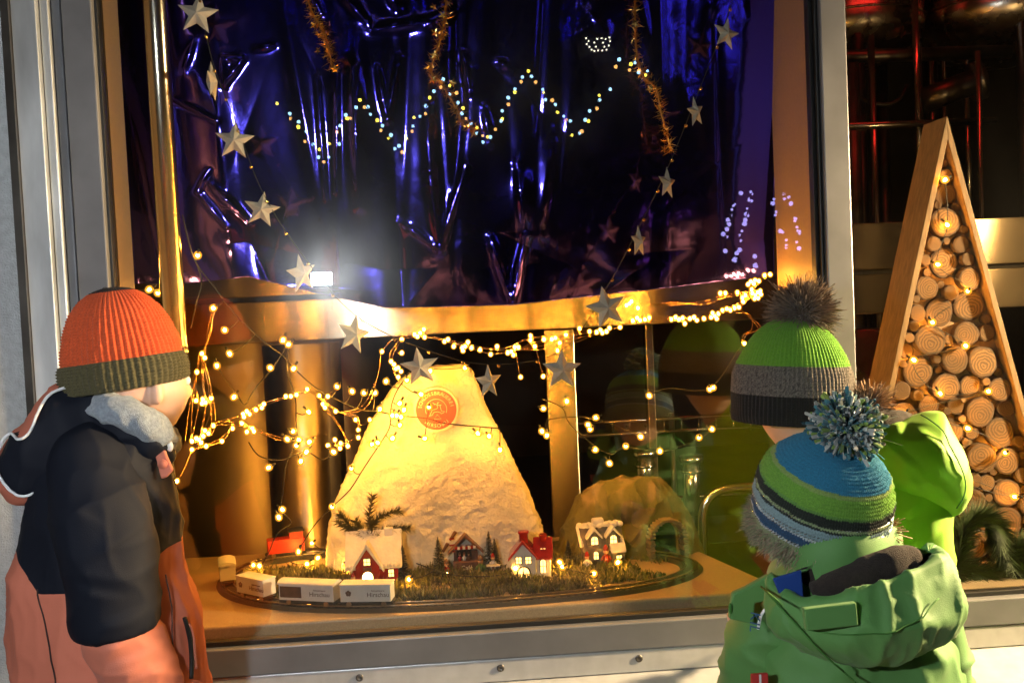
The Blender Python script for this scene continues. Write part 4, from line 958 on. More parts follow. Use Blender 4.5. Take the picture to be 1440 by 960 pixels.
# ---- tunnel mountain
tn = thing('tunnel_mountain', PZ(900,785,ZC), 'green brown model mountain with a stone tunnel mouth over the track', 'model mountain')
def tunnel():
    mb = MB(); base = [(778,790),(830,790),(900,788),(985,782)]
    pr = [(800,776,990),(785,778,988),(765,786,982),(745,793,976),(725,800,968),(705,812,955),(690,826,940),(680,842,928),(674,880,905)]
    PRt = np.array(pr,float)[::-1]; rings = []
    for py in np.linspace(676, 800, 26):
        l = np.interp(py, PRt[:,0], PRt[:,1]); r = np.interp(py, PRt[:,0], PRt[:,2]); tt = (py-676)/124
        a, b_ = P(l,py,.52), P(r,py,.52); c = (a+b_)/2
        rings.append(ell(c+V(0,.03*(1-tt),0), np.linalg.norm(b_-a)/2, .035+.075*tt**.7, 40, 2.6))
    mb.loft(rings)
    for px, py, r_ in ((880,702,.055),):
        mb.sphere(P(px,py,.50)-V(0,0,.018), (r_,.05,r_), 14, 10)
    mb.box(V(.20,.46,ZC+.001), V(.62,.6,ZC+.012))
    def cut(o):
        arch = MB(); poly = []; c0 = PZ(937,783,ZC); w_ = .044
        poly = [(-w_,-.02),(w_,-.02)]+[(w_*math.cos(a), .052+.048*math.sin(a)) for a in np.linspace(0, PI, 13)]
        a = R(10); ex = V(math.cos(a),math.sin(a),0); ed = V(-.30,.95,0)
        v = [c0+ex*x+V(0,0,z)-ed*.15 for x,z in poly]+[c0+ex*x+V(0,0,z)+ed*.22 for x,z in poly]; k = len(poly)
        arch.add(v, [tuple(range(k)), tuple(range(2*k-1,k-1,-1))]+[(i,k+i,k+(i+1)%k,(i+1)%k) for i in range(k)])
        me = make_mesh('cutter', np.concatenate(arch.v), arch.f, [], fix=True); co = bpy.data.objects.new('cutter', me); COL.objects.link(co)
        bo = o.modifiers.new('b','BOOLEAN'); bo.operation = 'DIFFERENCE'; bo.solver = 'EXACT'; bo.object = co; o['cutter'] = co.name
    v, f, nr = fuse(mb, .006, 5)
    v = wrinkle(v, nr, [(.010,(12,12,5),2.,True),(.006,(26,26,9),5.,True),(.0015,(120,120,120),8.,False)])
    me = make_mesh('tmp', v, f, []); o = bpy.data.objects.new('tmp', me); COL.objects.link(o); cut(o)
    dg = bpy.context.evaluated_depsgraph_get(); m2 = o.evaluated_get(dg).to_mesh()
    v = np.array([x.co[:] for x in m2.vertices]); nr = np.array([x.normal[:] for x in m2.vertices]); f = [tuple(p.vertices) for p in m2.polygons]
    bpy.data.objects.remove(bpy.data.objects['cutter']); bpy.data.objects.remove(o)
    cols = []
    for p, nn in zip(v, nr):
        a = nz(p,(26,26,7),3.)*.8+nz(p,(60,60,30),5.)*.3+(p[2]-ZC-.14)*3; k = min(1,max(0,(a-.05)*2.5))
        cols.append(V(.13,.115,.030)*(1-k)+V(.26,.19,.09)*k)
    mesh_obj('shell', v-wl(tn), f, 'tunnel_flock', tn, False, None, np.array(cols))
    c0 = PZ(937,783,ZC)+V(-.004,.028,0); mb = MB(); a = R(10); ex = V(math.cos(a),math.sin(a),0); ey = V(-math.sin(a),math.cos(a),0)
    seq = [(-.049,z) for z in np.arange(.004,.052,.008)]+[(.049*math.cos(q),.052+.053*math.sin(q)) for q in np.linspace(PI,0,17)]+[(.049,z) for z in np.arange(.044,.0,-.008)]
    for i,(x,z) in enumerate(seq):
        d = .002*(i%2); p = c0+ex*x+V(0,0,z)-ey*.040; mb.box(p-V(.006+d,.012,.0030), p+V(.006+d,.022,.0030), 0, a)
    mb.build('portal_stones', 'tunnel_stone', tn)
    c1 = PZ(937,783,ZC); w_ = .043; ed = V(-.30,.95,0); mb = MB()
    poly = [(w_,.001)]+[(w_*math.cos(q), .052+.047*math.sin(q)) for q in np.linspace(0, PI, 13)]+[(-w_,.001)]
    k = len(poly); vv = [c1+ex*x+V(0,0,z)+ed*.025 for x,z in poly]+[c1+ex*x*.9+V(0,0,z*.95)+ed*.17 for x,z in poly]
    mb.add(vv, [(i,i+1,k+i+1,k+i) for i in range(k-1)]+[tuple(range(k,2*k))]); mb.build('shade_liner', 'bore_shade', tn)  # near-black liner stands in for the shade inside the tunnel
tunnel()

# ================================================================== WOODEN TREE WITH LOG SLICES
YT = .16
ap = P(1332,163,YT); zb = ZC-.004
slope = .252
tr_ = thing('log_slice_tree', (ap[0]+.01,YT,zb), 'tall wooden triangle tree filled with round log slices', 'tree decoration')
Ht = ap[2]-zb; hw = slope*Ht; dep = .115
def tri_board(s):
    t_ = .014; x0 = ap[0]
    pts = [(x0, ap[2]), (x0+s*hw, zb), (x0+s*(hw-t_*1.03), zb), (x0, ap[2]-t_*1.03/slope)]
    mb = MB(); mb.prism(pts, YT, YT+dep); return bevel(mb.build('side_board', 'board_wood', tr_), .001)
tri_board(-1); tri_board(1)
MB().box(V(ap[0]-hw+.02,YT+.002,zb+.0005), V(ap[0]+hw-.02,YT+dep,zb+.014)).build('base_board', 'board_wood', tr_)
mb = MB(); mb.prism([(ap[0],ap[2]-.06),(ap[0]+hw-.015,zb+.015),(ap[0]-hw+.015,zb+.015)], YT+.034, YT+.046); mb.build('back_panel', 'board_wood', tr_)
def slice_mesh(seed):
    rn = np.random.default_rng(seed); n = 22; rad = 1+.035*np.sin(np.arange(n)*2*PI/n*2+rn.uniform(0,6))+.02*np.sin(np.arange(n)*2*PI/n*3+rn.uniform(0,6))+rn.normal(0,.008,n)
    an = np.linspace(0, 2*PI, n, endpoint=False); v = []
    for r_, y in ((.87,0.),(1.0,.08),(1.0,2.2)): v += [(r_*rad[i]*math.cos(an[i]), y, r_*rad[i]*math.sin(an[i])) for i in range(n)]
    v += [(0,-.01,0)]; f = [((i+1)%n, i, 3*n) for i in range(n)]; mi = [0]*n
    for k in range(2):
        for i in range(n): f.append((k*n+i, k*n+(i+1)%n, (k+1)*n+(i+1)%n, (k+1)*n+i)); mi.append(1)
    f.append(tuple(2*n+i for i in range(n))); mi.append(1)
    return make_mesh('log_slice', np.array(v), f, ['log_face','bark'], False, mi, None, True)
SL = [slice_mesh(k) for k in range(7)]
pk = []
def fits(x, z, r_):
    hgt = ap[2]-z; half = hgt*slope-.016
    lim = (half-abs(x-ap[0]))/math.sqrt(1+slope*slope)
    if lim < r_+.0008 or z-r_ < zb+.0155 or z > ap[2]-.09: return False
    return all((x-a)**2+(z-b_)**2 > (r_+c_+.0006)**2 for a,b_,c_ in pk)
rr2 = random.Random(5)
for r_, tries in ((.037,260),(.032,600),(.027,1600),(.022,5000),(.018,7000),(.014,8000),(.010,7000)):
    for _ in range(tries):
        z = rr2.uniform(zb+.02, ap[2]-.08); half = (ap[2]-z)*slope; x = ap[0]+rr2.uniform(-half,half); q_ = r_*rr2.uniform(.92,1.06)
        if fits(x,z,q_): pk.append((x,z,q_))
for it in range(3):                                     # let every slice grow until it touches a neighbour or a board
    for i,(x,z,r_) in enumerate(pk):
        half = (ap[2]-z)*slope-.016; g_ = (half-abs(x-ap[0]))/math.sqrt(1+slope*slope); g_ = min(g_, z-zb-.015, .041)
        for j,(a,b_,c_) in enumerate(pk):
            if j != i: g_ = min(g_, math.hypot(x-a,z-b_)-c_)
        pk[i] = (x,z,max(r_,g_-.0003))
for i,(x,z,r_) in enumerate(pk):
    o = link_mesh('log_slice', SL[i%7], tr_, V(x, YT+.012+rr2.uniform(-.004,.012), z)-wl(tr_), (0, rr2.uniform(0,6.28), 0), (r_, .016, r_))
tb = [(1329,253),(1332,316),(1319,372),(1361,409),(1311,453),(1358,486),(1285,506),(1322,553),(1390,550),(1272,582),(1361,602),(1414,636),(1361,678),(1427,698),(1300,655),(1420,752),(1290,720)]
chain('dark wire of fairy lights wound down the log slice tree', [[(a,b_,YT+.002) for a,b_ in tb]], [(a,b_,YT-.006) for a,b_ in tb], jitter=.002, r=.0010)
# green garland at the foot of the tree
gg = thing('pine_garland', P(1400,800,.10), 'dark green artificial pine garland at the foot of the log slice tree', 'garland')
nd = MB(); core = MB()
for pts in ([(1270,812),(1310,806),(1340,795),(1352,760),(1362,735),(1385,728),(1402,745),(1410,775),(1425,800),(1450,790),(1480,765)],[(1330,812),(1360,800),(1395,812),(1440,805),(1490,812)],[(1405,790),(1430,770),(1445,775),(1470,800)]):
    q = spline([P(x,y,.105) for x,y in pts], 8); core.tube(q, .003, 5)
    for a, b_ in zip(q[:-1], q[1:]): needles(nd, a, b_, 60, .056, (.055,.085,.028), wid=.0015)
core.build('core', 'bark_twig', gg, True); nd.build('needles', 'garland_green', gg, False, fix=False)['kind'] = 'stuff'

# ================================================================== PEOPLE
def frame(up, fwd):
    up = np.asarray(up,float)/np.linalg.norm(up); f_ = np.asarray(fwd,float); f_ = f_-up*(f_@up); f_ /= np.linalg.norm(f_); s_ = np.cross(f_, up)
    return s_, f_, up                                  # right, forward, up
def head_into(mb, c, fwd, up=(0,0,1), s=1.0):
    """head with brow, nose, lips, chin and ears, centre c"""
    rx, fw, u = frame(up, fwd); rings = []; nv, nu = 40, 48
    for i in range(nv+1):
        th = min(max(PI*i/nv,.03),PI-.03); row = []
        for j in range(nu):
            ph = 2*PI*j/nu; d = V(math.sin(th)*math.sin(ph), math.sin(th)*math.cos(ph), -math.cos(th))
            p = d*V(.071,.086,.098)
            if p[2] < -.02: k = (-.02-p[2])/.08; p[0] *= 1-.28*k; p[1] = p[1]*(1-.12*k)+.010*k
            if d[1] > 0:
                gx = lambda x0,z0,sx,sz: math.exp(-((p[0]-x0)/sx)**2-((p[2]-z0)/sz)**2)
                p = p+V(0,1,0)*(.016*gx(0,-.026,.010,.013)+.006*gx(0,-.008,.006,.02)-.006*gx(.03,.0,.016,.012)-.006*gx(-.03,.0,.016,.012)+.006*gx(0,-.052,.020,.006)+.005*gx(0,-.061,.017,.005)+.008*gx(0,-.082,.022,.012)+.004*gx(.038,-.038,.02,.02)+.004*gx(-.038,-.038,.02,.02))
            p = p*s; row.append(np.asarray(c)+rx*p[0]+fw*p[1]+u*p[2])
        rings.append(row)
    mb.loft(rings)
    for sx in (-1,1): mb.sphere(np.asarray(c)+rx*sx*.072*s-fw*.006*s-u*.012*s, (.012*s,.012*s,.024*s), 12, 8)
    return rx, fw, u
def make_body(par, hc, hfwd, neck, hips, feet, arms, hs=1.0):
    """head, neck, trunk, arms with hands and legs in one skin"""
    mb = MB(); rx, fw, u = head_into(mb, hc, hfwd, (0,0,1), hs)
    mb.tube([hc-u*.04*hs, neck], [.045*hs,.042*hs], 16); mb.tube([neck, neck*.7+hips*.3, hips], [.05,.085,.085], 18)
    for ft in feet:
        knee = (hips*.5+np.asarray(ft)*.5)+fw*.015; mb.tube([hips+(np.asarray(ft)-hips)*V(.6,.6,.05), knee, np.asarray(ft)+V(0,0,.06)], [.062,.045,.033], 12)
        mb.sphere(np.asarray(ft)+fw*.03+V(0,0,.03), (.04,.06,.03), 12, 8)
    for arm in arms:
        arm = [np.asarray(a,float) for a in arm]; mb.tube(spline(arm,4), list(np.linspace(.034,.020,len(spline(arm,4)))), 10)
        wr = arm[-1]; d = arm[-1]-arm[-2]; d /= np.linalg.norm(d); sd_ = np.cross(d, V(0,0,1)+fw*.5); sd_ /= np.linalg.norm(sd_); nn = np.cross(sd_, d)
        mb.tube([wr, wr+d*.045], [.019,.022], 10)
        for k, L in enumerate((.036,.042,.039,.030)):
            b_ = wr+d*.045+sd_*(.0165-.011*k); mb.tube([b_-d*.01, b_+d*L*.5+nn*.004, b_+d*L+nn*.014], [.0075,.007,.006], 8)
        b_ = wr+d*.012+sd_*.018; mb.tube([b_, b_+sd_*.016+d*.014, b_+sd_*.020+d*.036+nn*.008], [.009,.0085,.007], 8)
    v, f, nr = fuse(mb, .0045, 2)
    mesh_obj('body', v-wl(par), f, 'skin', par, True)
    for sx in (-1,1):
        e = np.asarray(hc)+rx*sx*.030*hs+fw*.0700*hs+u*.002*hs
        mb = MB(); mb.sphere(e, .0105*hs, 14, 10); o = mb.build('eye', 'eye_white', par, True)
        mb = MB(); mb.sphere(e+fw*.0070*hs, (.0046*hs,)*3, 10, 8); mb.build('iris', 'iris', o, True)
def legs(par, hips, feet, fw):
    mb = MB(); mb.sphere(hips, (.13,.105,.10), 20, 12)
    for ft in feet:
        ft = np.asarray(ft,float); a = hips+(ft-hips)*V(.75,.75,.1); mb.tube([a,(a+ft)/2+np.asarray(fw)*.01,ft+V(0,0,.07)], [.088,.072,.066], 18)
    v, f, nr = fuse(mb, .008, 4); v = wrinkle(v, nr, [(.010,(8,8,22),3.,True),(.006,(20,20,30),6.,False)])
    mesh_obj('trousers', v-wl(par), f, 'trousers', par, True)
    for ft in feet:
        ft = np.asarray(ft,float); mb = MB(); mb.tube([ft+V(0,0,.03),ft+V(0,0,.13)], [.058,.060], 16); mb.tube([ft+V(0,0,.045)-np.asarray(fw)*.02, ft+V(0,0,.04)+np.asarray(fw)*.09], [.056,.047], 16)
        v, f, nr = fuse(mb, .008, 3); v[:,2] = np.maximum(v[:,2], .001); mesh_obj('boot', v-wl(par), f, 'boot', par, True)
def knit_hat(name, par, c, up, fwd, rx, ry, prof, ncol, nrow, colf, amp=.0018, rib=False, sub=6, vs=4, z0=0.):
    """knitted cap: prof = list of (height m, radius factor); every stitch is relief on the mesh"""
    s_, f_, u_ = frame(up, fwd); PRf = np.array(prof, float)
    arc = np.concatenate([[0], np.cumsum(np.hypot(np.diff(PRf[:,0]), np.diff(PRf[:,1])*rx))]); nu, nv = ncol*sub, nrow*vs+1
    tt = np.linspace(0, arc[-1], nv); hh = np.interp(tt, arc, PRf[:,0]); rf = np.interp(tt, arc, PRf[:,1])
    k = np.ones(9)/9; pad = lambda a: np.convolve(np.pad(a, 4, mode='edge'), k, 'valid')
    hh, rf = pad(hh), pad(rf)
    U = np.arange(nu)/nu*2*PI; col_i = np.arange(nu)/sub; row_i = np.arange(nv)/vs
    uu = col_i % 1.0
    H_ = np.zeros((nv,nu))
    if rib:
        w_ = .5-.5*np.cos(2*PI*uu); H_ += amp*np.power(w_, .7)[None,:]; H_ += amp*.35*(np.sin(2*PI*row_i)[:,None]*w_[None,:])
    else:
        vv = (row_i[:,None]+np.abs(uu-.5)[None,:]*.9) % 1.0
        H_ += amp*(np.abs(np.sin(PI*vv))**.6)*(np.abs(np.sin(2*PI*uu))[None,:]**.5)
    H_ *= (1+(.10 if rib else .25)*rng.normal(size=(nv//vs+2,ncol)).repeat(vs,0)[:nv].repeat(sub,1)[:, :nu].clip(-2,2))
    lump = np.array([[noise.noise(Vector((math.cos(a)*2.2, math.sin(a)*2.2, h_*18))) for a in U[::sub]] for h_ in hh[::vs]])
    lump = np.repeat(np.repeat(lump, vs, 0)[:nv] if lump.shape[0]*vs >= nv else lump, sub, 1)[:nv,:nu]
    for _ in range(3): lump = (lump+np.roll(lump,sub,1)+np.roll(lump,-sub,1))/3
    H_ += lump*.0035
    wgt = np.clip(rf/ max(rf.max(),1e-6), .15, 1)[:,None]; H_ *= wgt
    X = (rx*rf[:,None]+H_)*np.cos(U)[None,:]; Yv = (ry*rf[:,None]+H_)*np.sin(U)[None,:]; Zv = (hh[:,None]+H_*np.clip(1-wgt,0,1))*np.ones((1,nu))
    v = (np.asarray(c)+X[...,None]*s_+Yv[...,None]*f_+Zv[...,None]*u_).reshape(-1,3)
    f = [(i*nu+j, i*nu+(j+1)%nu, (i+1)*nu+(j+1)%nu, (i+1)*nu+j) for i in range(nv-1) for j in range(nu)]
    f.append(tuple((nv-1)*nu+j for j in range(nu)))
    cols = np.array([colf(i/(nv-1), hh[i], j/nu, random.random()) for i in range(nv) for j in range(nu)])
    ho = mesh_obj(name, v-wl(par), f, 'wool', par, True, None, cols)
    fv = []; ff = []; fc = []
    for _ in range(2600):
        i = random.randrange(len(v)); p = v[i]; d = p-np.asarray(c)-u_*(((p-np.asarray(c))@u_)*.4); d /= np.linalg.norm(d)+1e-9
        e = (d*random.uniform(.3,1.)+rng.normal(size=3)*.7); e = e/np.linalg.norm(e)*random.uniform(.002,.006); w_ = np.cross(e,d+V(.01,.02,0)); w_ = w_/(np.linalg.norm(w_)+1e-9)*.00018; j = len(fv)
        fv += [p-w_,p+w_,p+e]; ff.append((j,j+1,j+2)); fc += [cols[i]*1.15]*3
    q_ = MB(); q_.add(fv, ff, 0, np.array(fc)); q_.build('stray_fibres', 'yarn', ho, False, fix=False)['kind'] = 'stuff'
    return ho
def pompom(name, par, c, r, n, colf, w_=.0022, m='yarn', lo_=.82, curl=.0):
    mb = MB(); v = []; f = []; cs = []
    for k in range(n):
        d = rng.normal(size=3); d /= np.linalg.norm(d); L = r*random.uniform(lo_,1.06); s_ = np.cross(d, rng.normal(size=3)); s_ /= np.linalg.norm(s_); t_ = np.cross(d, s_)
        p0 = np.asarray(c)+d*r*.25; bend = rng.normal(size=3)*r*curl; p1 = np.asarray(c)+d*L+bend; pm = (p0+p1)/2+bend*.25; col = colf(d); j = len(v)
        for p, ww in ((p0,w_*.6),(pm,w_),(p1-d*w_*.6,w_)): v += [p+s_*ww, p-s_*ww*.5+t_*ww*.87, p-s_*ww*.5-t_*ww*.87]
        v += [p1]
        for a in (0,3):
            for b_ in range(3): f.append((j+a+b_, j+a+(b_+1)%3, j+a+3+(b_+1)%3, j+a+3+b_))
        for b_ in range(3): f.append((j+6+b_, j+6+(b_+1)%3, j+9))
        cs += [col*.7]*3+[col*.9]*3+[col]*4
    mb.add(v, f, 0, np.array(cs)); o = mb.build(name, m, par, False, fix=False); o['kind'] = 'stuff'; return o
def garment(name, mb, m, par, voxel=.0065, smooth=7, layers=None, seamf=None):
    v, f, nr = fuse(mb, voxel, smooth)
    if layers: v = wrinkle(v, nr, layers)
    me = make_mesh(name, v-wl(par), f, m, True)
    if seamf is not None:
        a = me.attributes.new('seam', 'FLOAT', 'POINT'); a.data.foreach_set('value', np.array([seamf(p) for p in v], np.float32))
    return link_mesh(name, me, par), v, nr
def hug(v, nr, pts, lift=.002, w=.03):
    """move a path onto the camera-side surface of a garment (nearest vertex in x,z, on the outside)"""
    res = []
    for p in pts:
        d = (v[:,0]-p[0])**2+(v[:,2]-p[2])**2; k = np.where(d < w*w*.12)[0]
        if len(k) == 0: res.append(np.asarray(p)); continue
        k = k[np.argmin(v[k,1])]; res.append(V(p[0], v[k,1], p[2])+nr[k]*lift)
    return res

# ---- child with the orange hat
YL = -.30
kl = thing('person', (P(160,960,YL)[0], YL+.02, 0), 'child in orange knitted hat and navy coral jacket standing at the left frame', 'person', 'children at the window')
fwd = V(.74,.67,0)
hc = P(201,545,YL+.005)+V(.0,0,.006)
hips = V(P(150,960,YL)[0], YL+.01, .50); ftl = [hips*V(1,1,0)+V(-.02,.09,0), hips*V(1,1,0)+V(.03,-.08,0)]
shR = P(135,655,YL-.10); elR = P(152,800,YL-.12); wrR = P(205,935,YL-.08)
make_body(kl, hc, fwd, P(170,600,YL), hips, ftl, [[shR+V(.02,.06,0), elR, wrR], [P(190,660,YL+.12), P(200,800,YL+.15), P(240,915,YL+.12)]], .98)
legs(kl, hips, ftl, fwd)
def seamL(p):
    x = [P(25,783,YL)[0], P(45,752,YL)[0], P(97,806,YL)[0], P(160,800,YL)[0], P(215,790,YL)[0], P(247,760,YL)[0]]
    z = [P(25,775,YL)[2], P(45,752,YL)[2], P(97,806,YL)[2], P(160,800,YL)[2], P(215,788,YL)[2], P(247,760,YL)[2]]
    return p[2]-np.interp(p[0], x, z)
mb = MB()
mb.loft(px_loft([(128,212,578,.060),(100,222,600,.085),(76,230,628,.105),(58,238,662,.118),(50,243,705,.122),(42,247,750,.126),(30,254,800,.130),(28,268,850,.134),(31,279,905,.138),(36,286,965,.140),(40,290,1020,.138),(46,286,1040,.125)], YL, 40, 2.3))
WL = [(.008,(5,5,8),1.,True),(.007,(10,10,3),5.,True),(.0028,(20,20,12),8.,False),(.0022,(34,34,16),4.,True)]
jk, jv, jn = garment('jacket', mb, 'coral_navy', kl, layers=WL, seamf=seamL)
for pp in ([(61,822),(65,840),(74,870),(90,930),(98,965)],[(228,812),(236,860),(240,900),(244,960)]):
    mb = MB(); mb.tube(hug(jv, jn, spline([P(x,y,YL-.1) for x,y in pp],4), -.0004), .0013, 6); mb.build('seam', 'seam_dark', jk, True)
# near sleeve with a hem, the coral lower arm comes out of it
mb = MB(); ap_ = [P(126,622,YL-.045), P(130,660,YL-.086), P(143,725,YL-.110), P(156,795,YL-.122), P(160,842,YL-.124), P(166,882,YL-.122)]
mb.tube(spline(ap_, 6), np.interp(np.linspace(0,1,31), [0,.14,.4,.7,.9,1], [.046,.070,.078,.072,.071,.070]).tolist(), 32)
def fold(v, nr, lines):
    """single sharp folds: (x0,z0,x1,z1,height,width)"""
    for a, b_, h_, w_ in lines:
        d = b_[[0,2]]-a[[0,2]]; L2 = d@d; t_ = np.clip(((v[:,[0,2]]-a[[0,2]])@d)/L2, 0, 1); dd = np.hypot(v[:,0]-(a[0]+t_*d[0]), v[:,2]-(a[2]+t_*d[1]))
        side = (v[:,0]-a[0])*d[1]-(v[:,2]-a[2])*d[0]
        prof_ = np.exp(-(dd/w_)**1.2)*(.225+.775*np.tanh(side/math.sqrt(L2)/.006))*np.sin(PI*np.clip(t_,.04,.96))
        v = v + nr*(h_*prof_*(nr[:,1] < .2))[:,None]
    return v
def garment2(name, mb, m, par, layers, lines, voxel=.0055, smooth=5, seamf=None):
    v, f, nr = fuse(mb, voxel, smooth); v = wrinkle(v, nr, layers); v = fold(v, nr, [(a,b_,h_*.75,w_*1.3) for a,b_,h_,w_ in lines])
    me = make_mesh(name, v-wl(par), f, m, True)
    if seamf is not None:
        a = me.attributes.new('seam', 'FLOAT', 'POINT'); a.data.foreach_set('value', np.array([seamf(p) for p in v], np.float32))
    return link_mesh(name, me, par), v, nr
def px2(Y, *q): return [(P(a,b_,Y), P(c_,d_,Y), h_, w_) for a,b_,c_,d_,h_,w_ in q]
sl, sv, sn = garment2('sleeve', mb, 'navy', jk, [(.006,(5,5,9),3.,True),(.0035,(16,16,9),7.,True)],
    px2(YL-.15, (150,868,214,846,.010,.010), (118,812,190,830,.007,.012), (205,740,150,775,.007,.014), (112,700,165,735,.005,.014), (128,640,175,668,.005,.012), (196,690,205,770,.006,.012)))
mb = MB(); ap_ = [P(163,862,YL-.118), P(170,888,YL-.118), P(188,925,YL-.108), P(204,962,YL-.094), P(214,990,YL-.08)]
mb.tube(spline(ap_, 6), np.interp(np.linspace(0,1,25), [0,.3,.6,1], [.058,.064,.064,.058]).tolist(), 28)
garment2('lower_sleeve', mb, 'coral', sl, [(.005,(8,8,14),3.,True),(.003,(22,22,14),7.,True)], px2(YL-.15, (125,905,200,890,.010,.010), (150,930,232,905,.008,.012), (170,955,246,930,.008,.012)))
mb = MB(); fa = [P(175,640,YL+.06), P(185,720,YL+.10), P(195,800,YL+.11), P(215,880,YL+.10), P(225,925,YL+.09)]
mb.tube(spline(fa,5), np.linspace(.062,.056,21).tolist(), 24)
garment('sleeve', mb, 'coral_navy', jk, layers=[(.006,(6,6,10),4.,True)], seamf=lambda p: p[2]-.60)
# hood on the back, piped with reflective tape
mb = MB(); mb.loft(px_loft([(78,118,540,.05),(58,150,562,.085),(44,165,590,.10),(20,150,612,.105),(4,140,645,.10),(6,120,675,.09),(24,98,695,.07),(40,80,704,.04)], YL-.01, 30, 2.2))
mb.tube([P(115,560,YL-.02), P(165,585,YL-.055), P(215,625,YL-.05), P(236,648,YL-.02)], [.045,.045,.035,.022], 18)
pipe_px = [(104,542),(84,550),(72,566),(66,590),(58,606),(46,611),(28,606),(16,620),(11,645),(18,668),(34,684),(50,690),(64,685)]
ppx = np.array([P(x,y,YL-.06)[[0,2]] for x,y in pipe_px])
def seamH(p):
    d = np.hypot(ppx[:,0]-p[0], ppx[:,1]-p[2]); k = int(np.argmin(d)); k2 = min(k+1,len(ppx)-1); k1 = max(k-1,0); t_ = ppx[k2]-ppx[k1]; w_ = V(p[0],p[2])-ppx[k] if False else np.array([p[0]-ppx[k,0], p[2]-ppx[k,1]])
    return -(t_[0]*w_[1]-t_[1]*w_[0])*-1/np.linalg.norm(t_)
hd, hv, hn = garment('hood', mb, 'coral_navy', kl, layers=[(.006,(14,14,14),2.,True),(.003,(30,30,30),6.,False)], seamf=seamH)
mb = MB(); mb.tube(hug(hv, hn, spline([P(x,y,YL-.06) for x,y in pipe_px], 5), .001), .0026, 8); mb.build('reflective_piping', 'reflective', hd, True)
# scarf and collar
mb = MB(); cpts = [P(150,572,YL-.070), P(180,582,YL-.085), P(208,600,YL-.075), P(226,616,YL-.03), P(230,622,YL+.02), P(222,612,YL+.07), P(180,588,YL+.08), P(145,572,YL+.03), P(140,570,YL-.03)]
mb.tube(spline(cpts, 6, True), .028, 16, closed=True)
mb.tube([P(212,602,YL-.07), P(230,610,YL-.05), P(236,622,YL-.03)], [.02,.018,.01], 12)
garment('scarf', mb, 'scarf', kl, .005, 4, [(.006,(20,20,20),2.,True),(.003,(50,50,50),6.,False)])
mb = MB(); fl = [(213,622),(226,610),(236,640),(245,660),(236,670),(228,672),(222,648)]
mb.prism([(P(x,y,YL-.06)[0],P(x,y,YL-.06)[2]) for x,y in fl], YL-.068, YL-.058); o = bevel(mb.build('collar_flap', 'coral', jk), .003)
mb = MB(); c = P(229,652,YL-.068); mb.tube([c, c+V(0,-.004,0)], .0085, 16); mb.build('snap_button', 'coral', o, True)
mb = MB(); c = P(239,627,YL-.06); mb.sphere(c, (.006,.004,.010), 10, 8); mb.build('zip_pull', 'white_print', jk, True)
mb = MB(); zp = hug(jv, jn, [P(x,y,YL-.1) for x,y in [(250,878),(254,895),(257,915),(259,940),(260,965)]], .001); mb.tube(spline(zp,4), .0042, 8); zo = mb.build('pocket_zip', 'rubber', jk, True)
mb = MB(); zp = hug(jv, jn, [P(x,y,YL-.1) for x,y in [(254,888),(258,905),(261,930),(262,955)]], .003); mb.tube(spline(zp,4), .0026, 8); mb.build('zip_tape', 'coral', zo, True)
# hat
ORG, OLV, DRK = V(.62,.090,.022), V(.085,.075,.032), V(.020,.014,.012)
hup = V(-.10,.0,1.); hbase = P(178,536,YL+.005)
def c_or(t_, h_, u_, r_): return (DRK if h_ > .166 else ORG)*(.85+.3*r_)
prof = [(-.004,.97),(.03,1.0),(.065,.985),(.10,.90),(.13,.76),(.155,.55),(.168,.36),(.174,.18),(.175,.05)]
ht = knit_hat('knitted_hat', kl, hbase, hup, fwd, .097, .102, prof, 58, 40, c_or, .0048, True, 6, 3)
cuff = [(-.012,.95),(-.014,1.0),(-.008,1.06),(.012,1.085),(.032,1.07),(.042,1.05),(.044,1.01),(.040,.97)]
def c_ol(t_, h_, u_, r_): return OLV*(.8+.4*r_)
knit_hat('hat_cuff', kl, hbase, hup, fwd, .097, .102, cuff, 58, 13, c_ol, .0048, True, 6, 4)
mb = MB()
for k in range(3):
    c = P(148+8*k,414,YL)+V(0,0,-.004); mb.tube([c+V(.007*math.cos(a)*(1+.2*k), .002*k, .008+.009*math.sin(a)) for a in np.linspace(-.4, PI+.6, 10)], .0009, 5)
mb.build('thread_loops', 'fleece', ht, True)

# ---- taller child in lime, beside the mullion
YTK = -.33
kt = thing('person', (P(1190,900,YTK)[0], YTK, 0), 'child in lime jacket and green grey black hat with a fur pompom', 'person', 'children at the window')
fw2 = V(-.35,.94,0)
hc2 = P(1124,572,YTK+.02); hips2 = V(P(1205,900,YTK)[0], YTK, .50); ft2 = [hips2*V(1,1,0)+V(-.08,.01,0), hips2*V(1,1,0)+V(.08,-.02,0)]
make_body(kt, hc2, fw2, P(1160,668,YTK), hips2, ft2, [[P(1150,700,YTK+.03), P(1132,800,YTK+.10), P(1136,840,YTK+.20)], [P(1270,700,YTK), P(1300,830,YTK+.02), P(1290,930,YTK+.08)]], .98)
legs(kt, hips2, ft2, fw2)
mb = MB(); mb.loft(px_loft([(1150,1228,612,.055),(1134,1256,632,.085),(1122,1285,660,.108),(1114,1306,700,.118),(1110,1318,750,.122),(1108,1326,800,.124),(1106,1330,860,.126),(1104,1334,930,.128),(1104,1334,1000,.126),(1110,1328,1020,.12)], YTK, 40, 2.4))
jk2, jv2, jn2 = garment2('jacket', mb, 'lime', kt, [(.006,(5,5,8),11.,True),(.003,(14,14,8),3.,True)], px2(YTK-.12, (1245,640,1262,720,.010,.014), (1262,700,1240,790,.010,.016), (1285,640,1278,720,.006,.012)))
